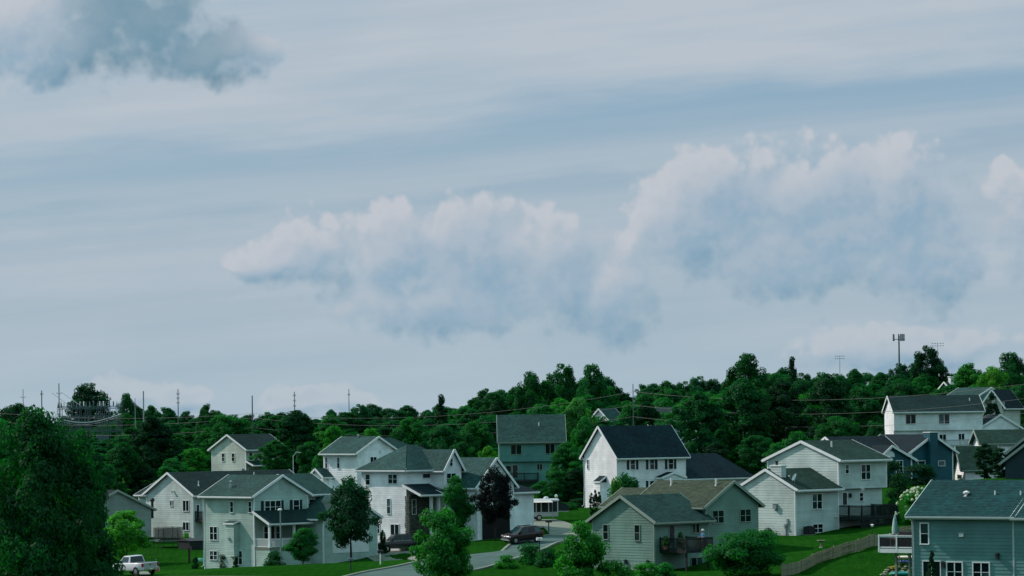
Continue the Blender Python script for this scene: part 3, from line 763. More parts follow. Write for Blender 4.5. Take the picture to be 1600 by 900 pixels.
# -- white house with grey roof
def house_white_grey():
    H = House('white_house', 'white house with pale grey roof and narrow upper windows behind the maple', 559, 797, 465, 46, WHITE, RGREY)
    v1 = H.L(0, 506, 730)[0]; u1 = H.F(0, 621, 730)[0]; ze = H.zat(0, 0, 706.5); zr = H.zat(u1 / 2, -.3, 683)
    H.block(0, u1, 0, v1, ze, zr, 'y', sid=GREY)
    x2 = H.F(1.5, 657, 710)[0]; H.block(u1 - .03, x2, 1.5, v1 * .95, ze + .1, zr - .25, 'x', roof=RMID, corner=False, hip=(0, 3.2))
    H.win('L', 0, (508.6, 715, 511.8, 731.5)); H.win('L', 0, (527.2, 715, 531, 731.5)); H.win('L', 0, (545, 747, 552.5, 765), 2); H.win('F', 0, (578.4, 714.3, 587.8, 724), 2, 1)
    H.chase('L', 0, 511, 521, 749, .8, .5)
    za = H.L(-.5, 491, 745)[1]
    vl = H.L(-1.6, 492, 750)[0]; H.block(-1.6, .2, v1 - 1.6, v1 + .9, H.zat(-1.6, v1, 744), H.zat(-1.6, v1, 733), 'x', corner=False, oe=.3)
    H.fixture('F', 0, 594, 705, 'vent'); H.pipe(u1 * .45, v1 * .5, zr - .25, .45, .09, 'roof_vent', METAL, True)
    H.downspout(0, 0, ze - .1)
    return H
H5 = house_white_grey()
# -- large pale grey house with hipped roof, stone porch and open garage
def house_hip():
    H = House('grey_house', 'large pale grey house with hipped roof, stone porch and front gables', 636, 838, 400, 45, GREY, RGREY)
    v1 = H.L(0, 566, 760)[0]; ze = H.zat(0, 0, 731); zr = H.zat(v1 / 2 + .3, v1 / 2, 696.5)
    yg = -2.1; xg0 = H.F(yg, 694.5, 745)[0]; xg1 = H.F(yg, 720, 745)[0]; x1 = xg1 + 2.2
    H.block(0, x1, 0, v1, ze, zr, 'x', hip=(v1 / 2, v1 / 2), roof=RGREY)
    # darker front slope is only its shade; cross gable
    zeg = H.zat(xg0, yg, 729); zrg = H.zat((xg0 + xg1) / 2, yg - .3, 703)
    H.block(xg0, xg1, yg, v1 * .45, zeg, zrg, 'y', oe=.4)
    H.win('L', 0, (572, 741.5, 578.4, 757.5)); H.win('L', 0, (607.3, 741.5, 621, 755.5), 2, 2); H.win('L', 0, (605.2, 779.5, 610.6, 802.5)); H.win('L', 0, (611, 819.5, 623.7, 835.5), 2, 1); H.win('L', 0, (586.5, 819, 593.5, 833))
    H.win('F', 0, (660, 740.5, 671.5, 746.5), 1, 1); H.win('F', yg, (702.3, 716.5, 706.5, 728)); H.win('F', yg, (697.5, 740, 711.5, 755), 2, 2)
    H.downspout(0, 0, ze - .1)
    # porch
    yp = -2.6; xr = H.F(yp, 690, 776)[0]; zt = H.zat(1, 0, 758); zo = H.zat(0, yp, 772)
    H.shed(-.2, xr, yp, -.01, zt, zo, RSL, .45)
    # stone-faced porch front built of single stones
    st = MB().box(-.05, 3.4, -.55, -.02, -1.2, zo - .1); sw = H.part(st, 'stone_facing', STONE)
    stm = [MB().loft([[(-.2 * w, -.06, -.1 * h), (.2 * w, -.06, -.1 * h), (.2 * w, -.06, .1 * h), (-.2 * w, -.06, .1 * h)][::1], [(-.17 * w, .07, -.085 * h), (.16 * w, .08, -.08 * h), (.17 * w, .07, .08 * h), (-.16 * w, .08, .085 * h)]]).mesh('stone', STONE) for w, h in ((1, 1), (.7, 1.1), (1.2, .9))]
    rs = random.Random(3)
    z = -.2
    while z < zo - .3:
        x = .05 + rs.uniform(0, .15)
        while x < 3.3: o = inst('stone', rs.choice(stm), sw, (x + .15, -.57, z + .1), math.pi); x += rs.uniform(.3, .46)
        y = -.45
        while y < -.05: inst('stone', rs.choice(stm), sw, (-.07, y + .1, z + .1), math.pi / 2); y += rs.uniform(.28, .4)
        z += rs.uniform(.2, .24)
    H.win('F', -.58, (643.5, 781, 649.5, 803)); H.win('F', -.05, (665, 781, 671, 803))
    pm = MB().box(-.14, .14, -.14, .14, -1, zo - .1).box(-.22, .22, -.22, .22, -1, 1.4).mesh('porch_post', TRIM)
    for x in (xr * .55, xr - .2): inst('porch_post', pm, H.root, (x, yp + .3, 0))
    H.part(MB().box(3.5, xr, yp, -.02, -1, .6), 'porch_floor', CONC); H.door('F', 0, (676, 784, 683, 812))
    # garage wing with its steep gable
    yG = -5.2; xa = H.F(yG, 745, 770)[0]; xb = H.F(yG, 802, 765)[0]; ze2 = H.zat(xb, yG, 755); zr2 = H.zat((xa + xb) / 2, yG - .3, 716)
    H.block(xa, xb, yG, 3.0, ze2, zr2, 'y', sides='LRB', oe=.5)
    # front wall of the garage; a black panel paints in the shade inside the open door
    f = MB(); zd = H.zat(xb, yG, 788); d0, _ = H.F(yG, 752, 800); d1, _ = H.F(yG, 796, 800)
    wo_ = None
    siding([(xa, zd), (xb, zd), (xb, ze2), ((xa + xb) / 2, zr2 - .05), (xa, ze2)], lambda u, z, n: (u, yG - n, z), GREY, H.root)
    siding([(xa, -1), (d0, -1), (d0, zd), (xa, zd)], lambda u, z, n: (u, yG - n, z), GREY, H.root); siding([(d1, -1), (xb, -1), (xb, zd), (d1, zd)], lambda u, z, n: (u, yG - n, z), GREY, H.root)
    H.part(MB().box(d0, d1, yG - .05, yG - .02, -1, zd), 'garage_dark_panel', BLACK)
    H.part(MB().box(d0 - .12, d0, yG - .09, yG, -1, zd).box(d1, d1 + .12, yG - .09, yG, -1, zd).box(d0 - .12, d1 + .12, yG - .09, yG, zd, zd + .15), 'door_frame', TRIM)
    H.shed(xa - 3, xa - .3, -3.0, -.01, ze2 - .2, ze2 - 1.0, RSL, .3)
    x3 = H.F(yG + 1.2, 833, 775)[0]; ze3 = H.zat(xb, yG + 1.2, 768); H.block(xb + .06, x3, yG + 1.2, yG + 7, ze3, ze3 + 1.25, 'x', hip=(0, 2.2), roof=RSL, oe=.5)
    return H
H6 = house_hip()

# -- taupe house facing the camera
def house_taupe():
    H = House('taupe_house', 'taupe two-storey house with broad roof and small deck facing straight on', 781, 766, 508, 1.0, TAUPE, RMID, TRIM2)
    x1 = H.F(0, 882, 700)[0]; ze = H.zat(0, 0, 687.5); zm = H.zat(0, 0, 721.5); zr = H.zat(x1 / 2, 4.6, 649)
    H.block(0, x1, 0, 9.2, ze, zr, 'x', zb=zm, og=.25)
    w2 = H.F(.5, 783, 730)[0]
    mb = MB().box(w2, x1 - .2, .5, 9, -2, zm - .002); lw = H.part(mb, 'lower_wall', TAUPE); siding([(w2, -2), (x1 - .2, -2), (x1 - .2, zm - .05), (w2, zm - .05)], lambda u, z, n: (u, .5 - n, z), TAUPE, lw)
    F = TAUPE
    for r_, c_, ro in (((798.5, 695.5, 814.5, 709.5), 2, 1), ((852.5, 694, 866.5, 708.5), 2, 1)): H.win('F', 0, r_, c_, ro, frame=TRIM2)
    H.door('F', .5, (801, 727, 809, 746), DOORM, TRIM2); H.win('F', .5, (790.5, 728, 798.5, 737), 1, 1, frame=TRIM2); H.win('F', .5, (839.5, 725.3, 847, 733.5), 2, 1, frame=TRIM2)
    xa = H.F(-2.6, 797, 745)[0]; xb = H.F(-2.6, 841, 745)[0]; H.deck(xa, xb, -2.6, .45, H.zat(xa, -2.6, 751), WOODD, 1.05)
    H.pipe(H.F(2.5, 842, 670)[0], 2.4, ze + (zr - ze) * .52, .7, .07)
    return H
H7 = house_taupe()

# -- white colonial with navy roof
def house_colonial():
    H = House('white_house', 'tall bright white house with navy roof and black shutters', 964.5, 787, 437, 33, WHITE, RNAVY)
    v1 = H.L(0, 913.5, 730)[0]; x1 = H.F(0, 1071, 730)[0]; ze = H.zat(0, 0, 710.5); zr = H.zat(-.3, v1 / 2, 667)
    H.block(0, x1, 0, v1, ze, zr, 'x', og=.35)
    H.win('L', 0, (918, 718.5, 920.4, 732.5))
    sh = [(528, 553, 567, 612, 625, 648), (728, 752, 768, 812, 820, 847), (925, 950, 963, 1010, 1020, 1042)]
    for k, (a, b, c_, d, e, f) in enumerate(sh):
        q = lambda v: 900 + v / 6.667
        H.win('F', 0, (q(c_), 717.3 - k * .4, q(d), 733.3 - k * .4), 1, 2, [(q(a), q(b)), (q(e), q(f))])
        H.win('F', 0, (q(c_), 752 - k * .4, q(d), 768.5 - k * .4), 1, 2, [(q(a), q(b)), (q(e), q(f))])
    # entry gable
    xa, xb = H.F(-1.3, 1036, 748)[0], H.F(-1.3, 1069, 748)[0]; zc = H.zat(xa, -1.3, 746); H.block(xa, xb, -1.3, -.02, zc, H.zat((xa + xb) / 2, -1.5, 739), 'y', zb=zc - .35, oe=.3, og=.15, gutter=False, corner=False)
    pm = MB().lathe([(.15, -1), (.15, zc - .35)], 0, 0, 10).mesh('porch_post', TRIM)
    for x in (xa + .15, xb - .15): inst('porch_post', pm, H.root, (x, -1.15, 0))
    H.door('F', 0, (1050, 757, 1056, 776), DOORM)
    H.chase('L', 0, 938, 947, 753, .9, -1.0, .8)
    H.downspout(0, v1, ze - .1, -1, 1)
    # garage wing
    x2 = H.F(1.4, 1172, 745)[0]; ze2 = H.zat(x1, 1.4, 744.5); H.block(x1 + .06, x2, 1.4, 8.6, ze2, H.zat(x1, 5, 711), 'x', hip=(0, 2.8), corner=False)
    H.win('F', 1.4, (1120, 752, 1130, 768), 2, 2)
    return H
H8 = house_colonial()

# -- sage house with the deck
def house_sage():
    H = House('sage_house', 'sage tan split-level house with a dark deck where a person stands', 1023, 893, 324, 43, SAGE, RMID, TRIM2)
    v1 = H.L(0, 926, 830)[0]; ze = H.zat(0, 0, 813); zr = H.zat(-.3, v1 / 2, 776); xc = H.F(.35, 1102, 800)[0]
    H.block(0, xc + .05, 0, v1, ze, zr, 'x', og=.35)
    xd = H.F(.35, 1184, 800)[0]; ze2 = H.zat(xc, .35, 789); zr2 = H.zat((xc + xd) / 2, 0, 753)
    xm = (xc + xd) / 2; yb = H.L(xm, 1031, 753)[0]; yb2 = H.L(xm, 977, 764)[0]
    H.block(xc + .06, xd, .35, yb, ze2, zr2, 'y', roof=RTAN)
    H.block(xc + .9, xd - .9, yb + .4, yb2, ze2 - .1, zr2 - .75, 'y', roof=RTAN, corner=False)
    H.win('L', 0, (943.3, 820, 950.8, 842.5), frame=TRIM2); H.win('L', 0, (992.3, 820.5, 1000, 844.5), frame=TRIM2); H.garage_door('L', 0, (984, 880, 1007, 905), BLUEW)
    H.fixture('L', 0, 979, 876.5, 'lantern'); H.fixture('L', 0, 1013.7, 877.5, 'lantern')
    H.win('F', .35, (1113, 798.5, 1130, 816.5), 2, 2, frame=TRIM2); H.win('F', .35, (1156, 796.5, 1172.3, 814.5), 2, 2, frame=TRIM2)
    H.door('F', 0, (1045, 821, 1053.5, 848), DOORM, TRIM2); H.win('F', 0, (1081, 819, 1092, 832), 2, 1, frame=TRIM2); H.win('F', 0, (1079.5, 872, 1097, 893), 2, 1, frame=TRIM2, name='patio_door')
    dx0 = H.F(0, 1031, 860)[0]; dy = -3.4; dx1 = H.F(dy, 1113, 860)[0]; zd = H.zat(dx0, dy, 862) + .15
    H.deck(dx0, dx1, dy, -.05, zd, WOODD, 1.05)
    H.zd, H.dd = zd, (dx0, dx1, dy)
    xx = H.F(2.5, 1047, 757)[0]
    for px in (1049, 1119):
        y = 2.6 if px > 1100 else 8.0
        hx = xc + (xd - xc) * .40; yy = (H.L(hx, px, 758)[0]); H.pipe(hx, yy, ze2 + (zr2 - ze2) * .8, .75, .10)
    H.downspout(0, 0, ze - .1)
    return H
H9 = house_sage()

# -- cream house with chimney and dish
def house_chimney():
    H = House('cream_house', 'cream split-level house with boxed chimney and satellite dish on its roof', 1243.3, 838, 344, 41, CREAM, RBROWN)
    v1 = H.L(0, 1155, 780)[0]; x1 = H.F(0, 1310, 790)[0]; ze = H.zat(0, 0, 763); zr = H.zat(-.3, v1 / 2, 734.5)
    H.block(0, x1, 0, v1, ze, zr, 'x', og=.2)
    v2 = H.L(x1 + .1, 1200, 735)[0]; x2 = H.F(0, 1385, 740)[0]; ze2 = H.zat(x1, 0, 717.5); zr2 = H.zat(x1 - .2, v2 / 2, 690.5); zm = H.zat(x2, 0, 761.5)
    H.block(x1 + .06, x2, 0, v2, ze2, zr2, 'x', og=.2, zb=zm, hip=(0, 0))
    x3 = H.F(.5, 1378, 780)[0]; lw = H.part(MB().box(x1 + .06, x3, .5, v2, -2.5, zm - .003), 'lower_wall', CREAM); siding([(x1 + .06, -2.5), (x3, -2.5), (x3, zm - .05), (x1 + .06, zm - .05)], lambda u, z, n: (u, .5 - n, z), CREAM, lw)
    siding([(-v2, -2.5), (-v1 - .05, -2.5), (-v1 - .05, zm - .02), (-v2, zm - .02)], lambda u, z, n: (x1 + .06 - n, -u, z), CREAM, lw)
    H.win('F', 0, (1268.7, 772, 1283.7, 794.5), 2, 2); H.win('F', 0, (1269.7, 819.5, 1284.8, 831.5), 2, 2)
    H.win('F', 0, (1320.4, 726.5, 1325.6, 739.5)); H.win('F', 0, (1345.2, 726.5, 1359.4, 748.5), 2, 2); H.win('F', .5, (1342.6, 770.5, 1348, 782.5)); H.door('F', .5, (1315.8, 770, 1323, 788.5))
    H.fixture('L', 0, 1213, 791.5, 'box'); H.fixture('L', 0, 1229, 822, 'meter'); H.fixture('F', .5, 1327, 773, 'lantern'); H.fixture('F', 0, 1345, 763, 'flood'); H.fixture('F', 0, 1305, 806, 'vent')
    # boxed chimney on the near slope
    cx0 = .12; cy0 = H.L(cx0, 1221.5, 750)[0]; cy1 = H.L(cx0, 1204.5, 750)[0]; cx1 = H.F(cy0, 1228, 745)[0]; zt = H.zat(cx0, cy0, 728.5); zb_ = ze - .2
    ch = H.part(MB().box(cx0, cx1, cy0, cy1, zb_, zt), 'chimney', CREAM); siding([(-cy1, zb_), (-cy0, zb_), (-cy0, zt), (-cy1, zt)], lambda u, z, n: (cx0 - n, -u, z), CREAM, ch); siding([(cx0, zb_), (cx1, zb_), (cx1, zt), (cx0, zt)], lambda u, z, n: (u, cy0 - n, z), CREAM, ch)
    H.part(MB().box(cx0 - .08, cx1 + .08, cy0 - .08, cy1 + .08, zt, zt + .1), 'chimney_cap', TRIM, ch); H.part(MB().lathe([(.13, zt + .1), (.13, zt + .4), (.2, zt + .42), (.2, zt + .5)], (cx0 + cx1) / 2, (cy0 + cy1) / 2 + .2, 8), 'flue', DMETAL, ch)
    # dish
    dx_, dz_ = H.F(1.0, 1241, 751); m = MB()
    c0 = Vector((dx_, 1.0, dz_ + .35)); nrm = H.loc(Vector((-.85, -.30, .40))).normalized(); a = nrm.cross(Vector((0, 0, 1))).normalized(); b = a.cross(nrm)
    rings = []
    for r_, k in ((.02, -.10), (.2, -.07), (.36, 0.0), (.36, .02), (.2, -.04), (.02, -.07)): rings.append([c0 + nrm * k + (a * math.cos(t) + b * math.sin(t)) * r_ for t in np.linspace(0, 2 * math.pi, 14, endpoint=False)])
    m.loft(rings); m.tube([c0 - nrm * .1, c0 + Vector((0, 0, -.5)), c0 + Vector((.0, .05, -.75))], .035, 6); m.tube([c0 - b * .42, c0 + nrm * .55 - b * .1], .02, 5); m.box(*(lambda q: (q.x - .06, q.x + .06, q.y - .06, q.y + .06, q.z - .05, q.z + .05))(c0 + nrm * .55 - b * .1))
    H.part(m, 'satellite_dish', PVC)
    H.pipe(x1 + 2.2, v2 * .3, ze2 + (zr2 - ze2) * .62, .7, .08)
    xa = x1 + .15; yd = -3.0; xb = H.F(yd, 1402, 800)[0]; zd = H.zat(xa, yd, 808); H.deck(xa, xb, yd, .45, zd, WOODD, 1.1, bottom=-3)
    # dark lattice skirt under the deck
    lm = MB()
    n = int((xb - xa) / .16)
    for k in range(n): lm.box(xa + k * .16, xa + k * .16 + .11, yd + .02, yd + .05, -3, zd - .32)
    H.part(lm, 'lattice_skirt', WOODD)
    H.downspout(0, 0, ze - .1)
    return H
H10 = house_chimney()

# -- blue-grey house with half-round window
def house_blue():
    H = House('blue_grey_house', 'blue-grey house with half-round gable window and tall boxed chimney', 1372, 757, 398, 28, BLUEG, RSL)
    xa = H.F(0, 1424, 720)[0]; ze = H.zat(xa, 0, 716); zr = H.zat(xa / 2 + .5, -.3, 697)
    H.block(0, xa, 0, 6, ze, zr, 'y', ridge=xa * .32 + .3)
    xb = H.F(0, 1489, 720)[0]; zr2 = H.zat((xa + xb) / 2, -.3, 680)
    H.block(xa + .03, xb, 0.05, 10, H.zat(xb, 0, 703.5), zr2, 'y')
    x0 = H.F(6, 1292, 690)[0]; H.block(x0, xa, 1.2, 10.5, ze + .1, zr2 - .15, 'x', corner=False)
    H.win('F', 0.05, (1434.4, 720.5, 1444.5, 727.5), 1, 1); H.win('F', .05, (1466, 720.5, 1475.6, 727.5), 1, 1); H.win('F', 0, (1400, 720, 1410, 738), 2, 2)
    # half-round window
    u, z = H.F(0, 1390, 713); m = MB(); r_ = .55
    fan = [(u + r_ * math.cos(t), -.07, z + r_ * math.sin(t)) for t in np.linspace(0, math.pi, 11)]; m.poly(fan[::-1]); m.tube([(u + (r_ + .05) * math.cos(t), -.05, z + (r_ + .05) * math.sin(t)) for t in np.linspace(0, math.pi, 11)], .06, 5); m.box(u - r_ - .1, u + r_ + .1, -.09, 0, z - .07, z)
    H.part(m, 'half_round_window', TRIM)
    c0 = H.F(-.7, 1453.5, 700)[0]; c1 = H.F(-.7, 1465.5, 700)[0]; zt = H.zat(c0, -.7, 676); ch = H.part(MB().box(c0, c1, -.7, .6, -2, zt), 'chimney', BLUEG); siding([(c0, -2), (c1, -2), (c1, zt), (c0, zt)], lambda u, z, n: (u, -.7 - n, z), BLUEG, ch); siding([(-.6, -2), (.7, -2), (.7, zt), (-.6, zt)], lambda u, z, n: (c0 - n, -u, z), BLUEG, ch)
    H.part(MB().box(c0 - .06, c1 + .06, -.76, .66, zt, zt + .08), 'chimney_cap', TRIM, ch)
    return H
H11 = house_blue()

# -- white house high on the right
def house_hill():
    H = House('white_house', 'long white house with dark roof high on the slope at right', 1398, 716, 509, 5, WHITE, RDARK)
    v1 = H.L(0, 1382.5, 660)[0]; v1 = min(max(v1, 7), 11); x1 = H.F(0, 1535, 660)[0]; ze = H.zat(0, 0, 641.5); zm = H.zat(0, 0, 673); zr = H.zat(2, v1 / 2, 619.5)
    H.block(0, x1, 0, v1, ze, zr, 'x', zb=zm, og=.3, sid=GREY)
    lw = H.part(MB().box(.02, x1 - .3, .5, v1, -2.5, zm - .003), 'lower_wall', GREY); siding([(.02, -2.5), (x1 - .3, -2.5), (x1 - .3, zm - .06), (.02, zm - .06)], lambda u, z, n: (u, .5 - n, z), GREY, lw); siding([(-v1, -2.5), (-.5, -2.5), (-.5, zm), (-v1, zm)], lambda u, z, n: (.02 - n, -u, z), GREY, lw)
    H.win('F', 0, (1415.3, 648, 1430.6, 662), 2, 1); H.win('F', 0, (1467, 647.3, 1483.2, 661.7), 2, 1)
    H.win('F', .5, (1409.5, 679.5, 1423.5, 690), 2, 1); H.win('F', .5, (1468, 679, 1478, 694), 2, 1, name='patio_door'); H.win('F', .5, (1497.8, 677.8, 1506.6, 686.6), 2, 1)
    xa, xb = H.F(-2.5, 1478, 690)[0], H.F(-2.5, 1522, 690)[0]; H.deck(xa, xb, -2.5, .45, H.zat(xa, -2.5, 697), mat('grey deck wood', (.30, .32, .31), .8, .2), .9)
    H.pipe(H.F(2, 1515, 625)[0], 2, ze + (zr - ze) * .55, .6, .07)
    g0 = x1 + .1; g1 = H.F(1.0, 1592, 670)[0]; zg = H.zat(g0, 1.0, 667); H.block(g0, g1, 1.0, 8, zg, H.zat((g0 + g1) / 2, .7, 648.5), 'y', roof=RSL, sid=GREY)
    return H
H12 = house_hill()

# -- brown-roofed cottage wings at right
def house_brown():
    H = House('white_house', 'white gable-ended house with brown roofs behind the two arborvitae', 1507, 752, 405, 4, WHITE, RBROWN, TRIM2)
    v1 = H.L(0, 1492, 725)[0]; v1 = min(max(v1, 4), 7); x1 = H.F(0, 1560, 730)[0]; ze = H.zat(0, 0, 732); zr = H.zat(-.3, v1 / 2, 698.5)
    H.block(0, x1, 0, v1, ze, zr, 'x', sid=WHITE, og=.5, oe=.3)
    x0 = H.F(v1 + 1, 1533, 700)[0]; x2 = x0 + 14; ze2 = H.zat(x0, v1 + 1, 692); zr2 = H.zat(x0, v1 + 5, 673); H.block(x0, x2, v1 + .05, v1 + 5.5, ze2, zr2, 'x', og=.5, oe=.3)
    H.win('L', 0, (1497, 742, 1503, 748), 1, 1)
    return H
H13 = house_brown()
def house_dark():
    H = House('dark_blue_house', 'dark slate house with pale barge boards cut off by the right edge', 1571, 752, 372, -14, DKW, RDARK, mat('pale barge paint', (.26, .32, .28), .6, .1))
    u1 = 9.5; ze = H.zat(0, 0, 719)
    H.block(0, u1, 0, 8, ze, ze + 3.6, 'y', og=.5, corner=False); H.block(-.2, u1 - .4, 8.05, 15, ze + 1.0, ze + 4.7, 'y', og=.5, corner=False)
    return H
H14 = house_dark()

# -- near blue-grey house, lower right
def house_near():
    H = House('slate_house', 'near slate-blue house with white deck in the lower right corner', 1428, 932, 252, -35, SLATE, RBLUE, mat('pale grey trim', (.36, .46, .45), .5, .05))
    x1 = H.F(0, 1700, 850)[0]; ze = H.zat(0, 0, 802); d = 7.2
    zr = H.zat(2, d / 2, 752.5)
    xm = H.F(d / 2, 1560, 752)[0]
    H.block(0, xm + 3, 0, d, ze, zr, 'x', og=.35, oe=.45)
    # taller hipped wing behind
    H.block(xm + .5, x1 + 4, .8, d + 5, ze + .3, zr + 1.7, 'x', hip=(4.8, 0), corner=False)
    H.block(xm + 3.05, x1, 0, d, ze, zr - .02, 'x', og=.0, corner=False)
    WT = TRIM
    H.win('F', 0, (1439.2, 818.2, 1451, 849.3), 1, 2, frame=WT, fw=.09); H.win('F', 0, (1480.6, 878.7, 1503.8, 908), 2, 2, frame=WT, fw=.09); H.win('F', 0, (1521.4, 879.5, 1546, 909), 2, 2, frame=WT, fw=.09)
    H.win('F', 0, (1443, 877, 1470, 925), 2, 1, frame=WT, name='patio_door')
    H.fixture('F', 0, 1503, 836, 'vent'); H.fixture('F', 0, 1475, 880.5, 'lantern'); H.fixture('F', 0, 1560, 867, 'lantern'); 
    for px, py, cap in ((1510, 781, True), (1555, 781, False), (1595, 781, False)):
        yy = d / 2 * .52; xx = H.F(yy, px, py)[0]; zz = ze + (zr - ze) * .52
        H.pipe(xx, yy, zz, .25 if cap else .45, .13 if cap else .06, 'roof_vent' if cap else 'vent_pipe', PVC, cap)
    H.downspout(0, 0, ze - .1, -.2, -1)
    # white deck at the far left end
    xa = H.F(.3, 1373.5, 862)[0]; zd = H.zat(xa, .3, 857); wm = TRIM
    H.deck(xa, -.06, .3, 3.6, zd, WOODD, .95, rails='L', rim=wm, postm=mat('pale post wood', (.20, .27, .21), .8, .2), balm=DMETAL, bal=.11, bottom=-3, inset=.9)
    H.dk = (xa, zd)
    return H
H15 = house_near()
def house_bits():
    # glimpses of farther houses: peak position in the picture, depth, yaw, size
    for nm, lb, px, py, Y, th, sd, rf, ax, w, dp, rise in (
        ('white_house', 'white gable glimpsed among trees left of the utility pole', 955, 639, 640, 42, WHITE, RGREY, 'x', 3.5, 6.0, 2.4),
        ('pale_blue_house', 'pale blue gable glimpsed among trees right of the utility pole', 1040, 637, 640, 40, GREY, RDARK, 'y', 5.0, 5, 1.5),
        ('grey_house', 'grey gable half covered by leaves right of the navy roof', 1063, 672, 545, 40, GREY, RGREY, 'y', 5, 7, 1.4),
        ('brown_house', 'brown-roofed house with white chimney at the top of the slope', 1492, 597, 690, 25, TAUPE, RBROWN, 'x', 8, 7, 2.2),
        ('slate_house', 'dark house with pale ridge just above the long white house', 1530, 606, 610, 40, SLATE, RGREY, 'y', 5.5, 7, 1.2),
        ('cream_house', 'narrow cream gable with white porch railing at upper right', 1567, 609, 570, 62, CREAM2, RSL, 'x', 8, 3.6, 2.4)):
        h = 5.2; p = at(px, py, Y); H = House(nm, lb, px, py, Y, th, sd, rf, TRIM, zb=p.z - h - rise); H.bot = -4
        H.block(0, w, 0, dp, h, h + rise, ax, corner=False)
        H.win('L', 0, (px - 1.5, py + 20, px + 2, py + 30))
        if nm == 'cream_house': H.deck(-2.0, -.05, .3, dp - .3, 2.0, TRIM, 1.3, rails='LR')
        if nm == 'brown_house': H.part(MB().box(.6, 1.4, 2.5, 3.4, h, h + 3.2).box(.5, 1.5, 2.4, 3.5, h + 3.2, h + 3.35), 'chimney', WHITE)
house_bits()
# ------------------------------------------------------------------ trees
def crown(seed, H, hw, z0, kind='round', nclump=70, nleaf=9000, ls=.36, cr=.22, bare=0.0):
    """crown of separate leaf faces gathered in clumps; returns mesh data in metres"""
    r = np.random.default_rng(seed); ph = r.uniform(0, 6.28, 8); fr = r.integers(2, 6, 8)
    lob = [(r.uniform(0, 6.28), r.uniform(.1, .9), r.uniform(.12, .34)) for _ in range(7)]; hol = [(r.uniform(0, 6.28), r.uniform(.1, .85)) for _ in range(6)]
    cl = []
    while len(cl) < nclump:
        t = r.uniform(0, 1); a = r.uniform(0, 2 * math.pi)
        if kind == 'round': w = math.sqrt(max(0, 1 - (2 * t - .92) ** 2 / 1.17)) if t < 1 else 0
        elif kind == 'oval': w = (math.sin(math.pi * min(1, t * .93 + .07)) ** .7)
        elif kind == 'cone': w = (1 - t) ** .85 * .98 + .03
        elif kind == 'column': w = min(1, (1 - t) * 3.2) ** .6 * (.75 + .25 * math.sin(t * 3))
        elif kind == 'spread': w = (math.sin(math.pi * min(1, t * .78 + .2)) ** .6)
        else: w = math.sqrt(max(0, 1 - t * t)) 
        w *= 1 + .20 * math.sin(fr[0] * a + ph[0] + 3 * t) + .13 * math.sin(fr[1] * a + ph[1] - 7 * t)
        if kind not in ('cone', 'column'):
            w *= .86 + sum(k * math.exp(-((math.remainder(a - a0, 2 * math.pi)) / .55) ** 2 - ((t - t0) / .16) ** 2) for a0, t0, k in lob)
            if any((math.remainder(a - a0, 2 * math.pi) / .38) ** 2 + ((t - t0) / .085) ** 2 < 1 for a0, t0 in hol): continue
        if r.uniform() > max(.12, w): continue
        rad = w * (r.uniform(.12, 1) ** .45)
        cl.append((rad * math.cos(a) * hw * .86, rad * math.sin(a) * hw * .86, z0 + (H - z0) * (.04 + t * .93) , r.uniform(.6, 1.25)))
    cl = np.array(cl); ctr = np.array([0, 0, z0 + (H - z0) * .45])
    w = cl[:, 3] ** 2; idx = r.choice(len(cl), nleaf, p=w / w.sum())
    d = r.normal(size=(nleaf, 3)); d /= np.linalg.norm(d, axis=1)[:, None]
    rc = cr * hw * cl[idx, 3]
    rr = r.uniform(.25, 1.08, nleaf) ** .5
    pos = cl[idx, :3] + d * (rc * rr)[:, None] * np.array([1, 1, .72])
    out = pos - ctr; out /= (np.linalg.norm(out, axis=1)[:, None] + 1e-6)
    n = d * .7 + out * .5 + r.normal(size=(nleaf, 3)) * .55; n[:, 2] += .25; n /= np.linalg.norm(n, axis=1)[:, None]
    q = r.normal(size=(nleaf, 3)); u = np.cross(n, q); u /= np.linalg.norm(u, axis=1)[:, None]; v = np.cross(n, u)
    s = ls * r.uniform(.5, 1.45, nleaf)
    u *= (s * .5)[:, None]; v *= (s * .30)[:, None]; bend = n * (s * .12)[:, None]
    P = np.empty((nleaf, 4, 3)); P[:, 0] = pos - u; P[:, 1] = pos - v + bend; P[:, 2] = pos + u; P[:, 3] = pos + v + bend
    ct = r.normal(0, .16, len(cl)); tone = np.clip(r.normal(.45, .17, nleaf) + ct[idx], 0, 1)
    return P.reshape(-1, 3), tone
def leafmesh(name, P, tone):
    n = len(tone); me = bpy.data.meshes.new(name); me.vertices.add(4 * n); me.vertices.foreach_set('co', P.ravel())
    me.loops.add(4 * n); me.loops.foreach_set('vertex_index', np.arange(4 * n, dtype=np.int32)); me.polygons.add(n)
    me.polygons.foreach_set('loop_start', np.arange(0, 4 * n, 4, dtype=np.int32))
    try: me.polygons.foreach_set('loop_total', np.full(n, 4, dtype=np.int32))
    except Exception: pass
    a = me.attributes.new('tone', 'FLOAT', 'FACE'); a.data.foreach_set('value', tone.astype(np.float32))
    me.materials.append(LEAF); me.update(calc_edges=True); me.validate(); return me
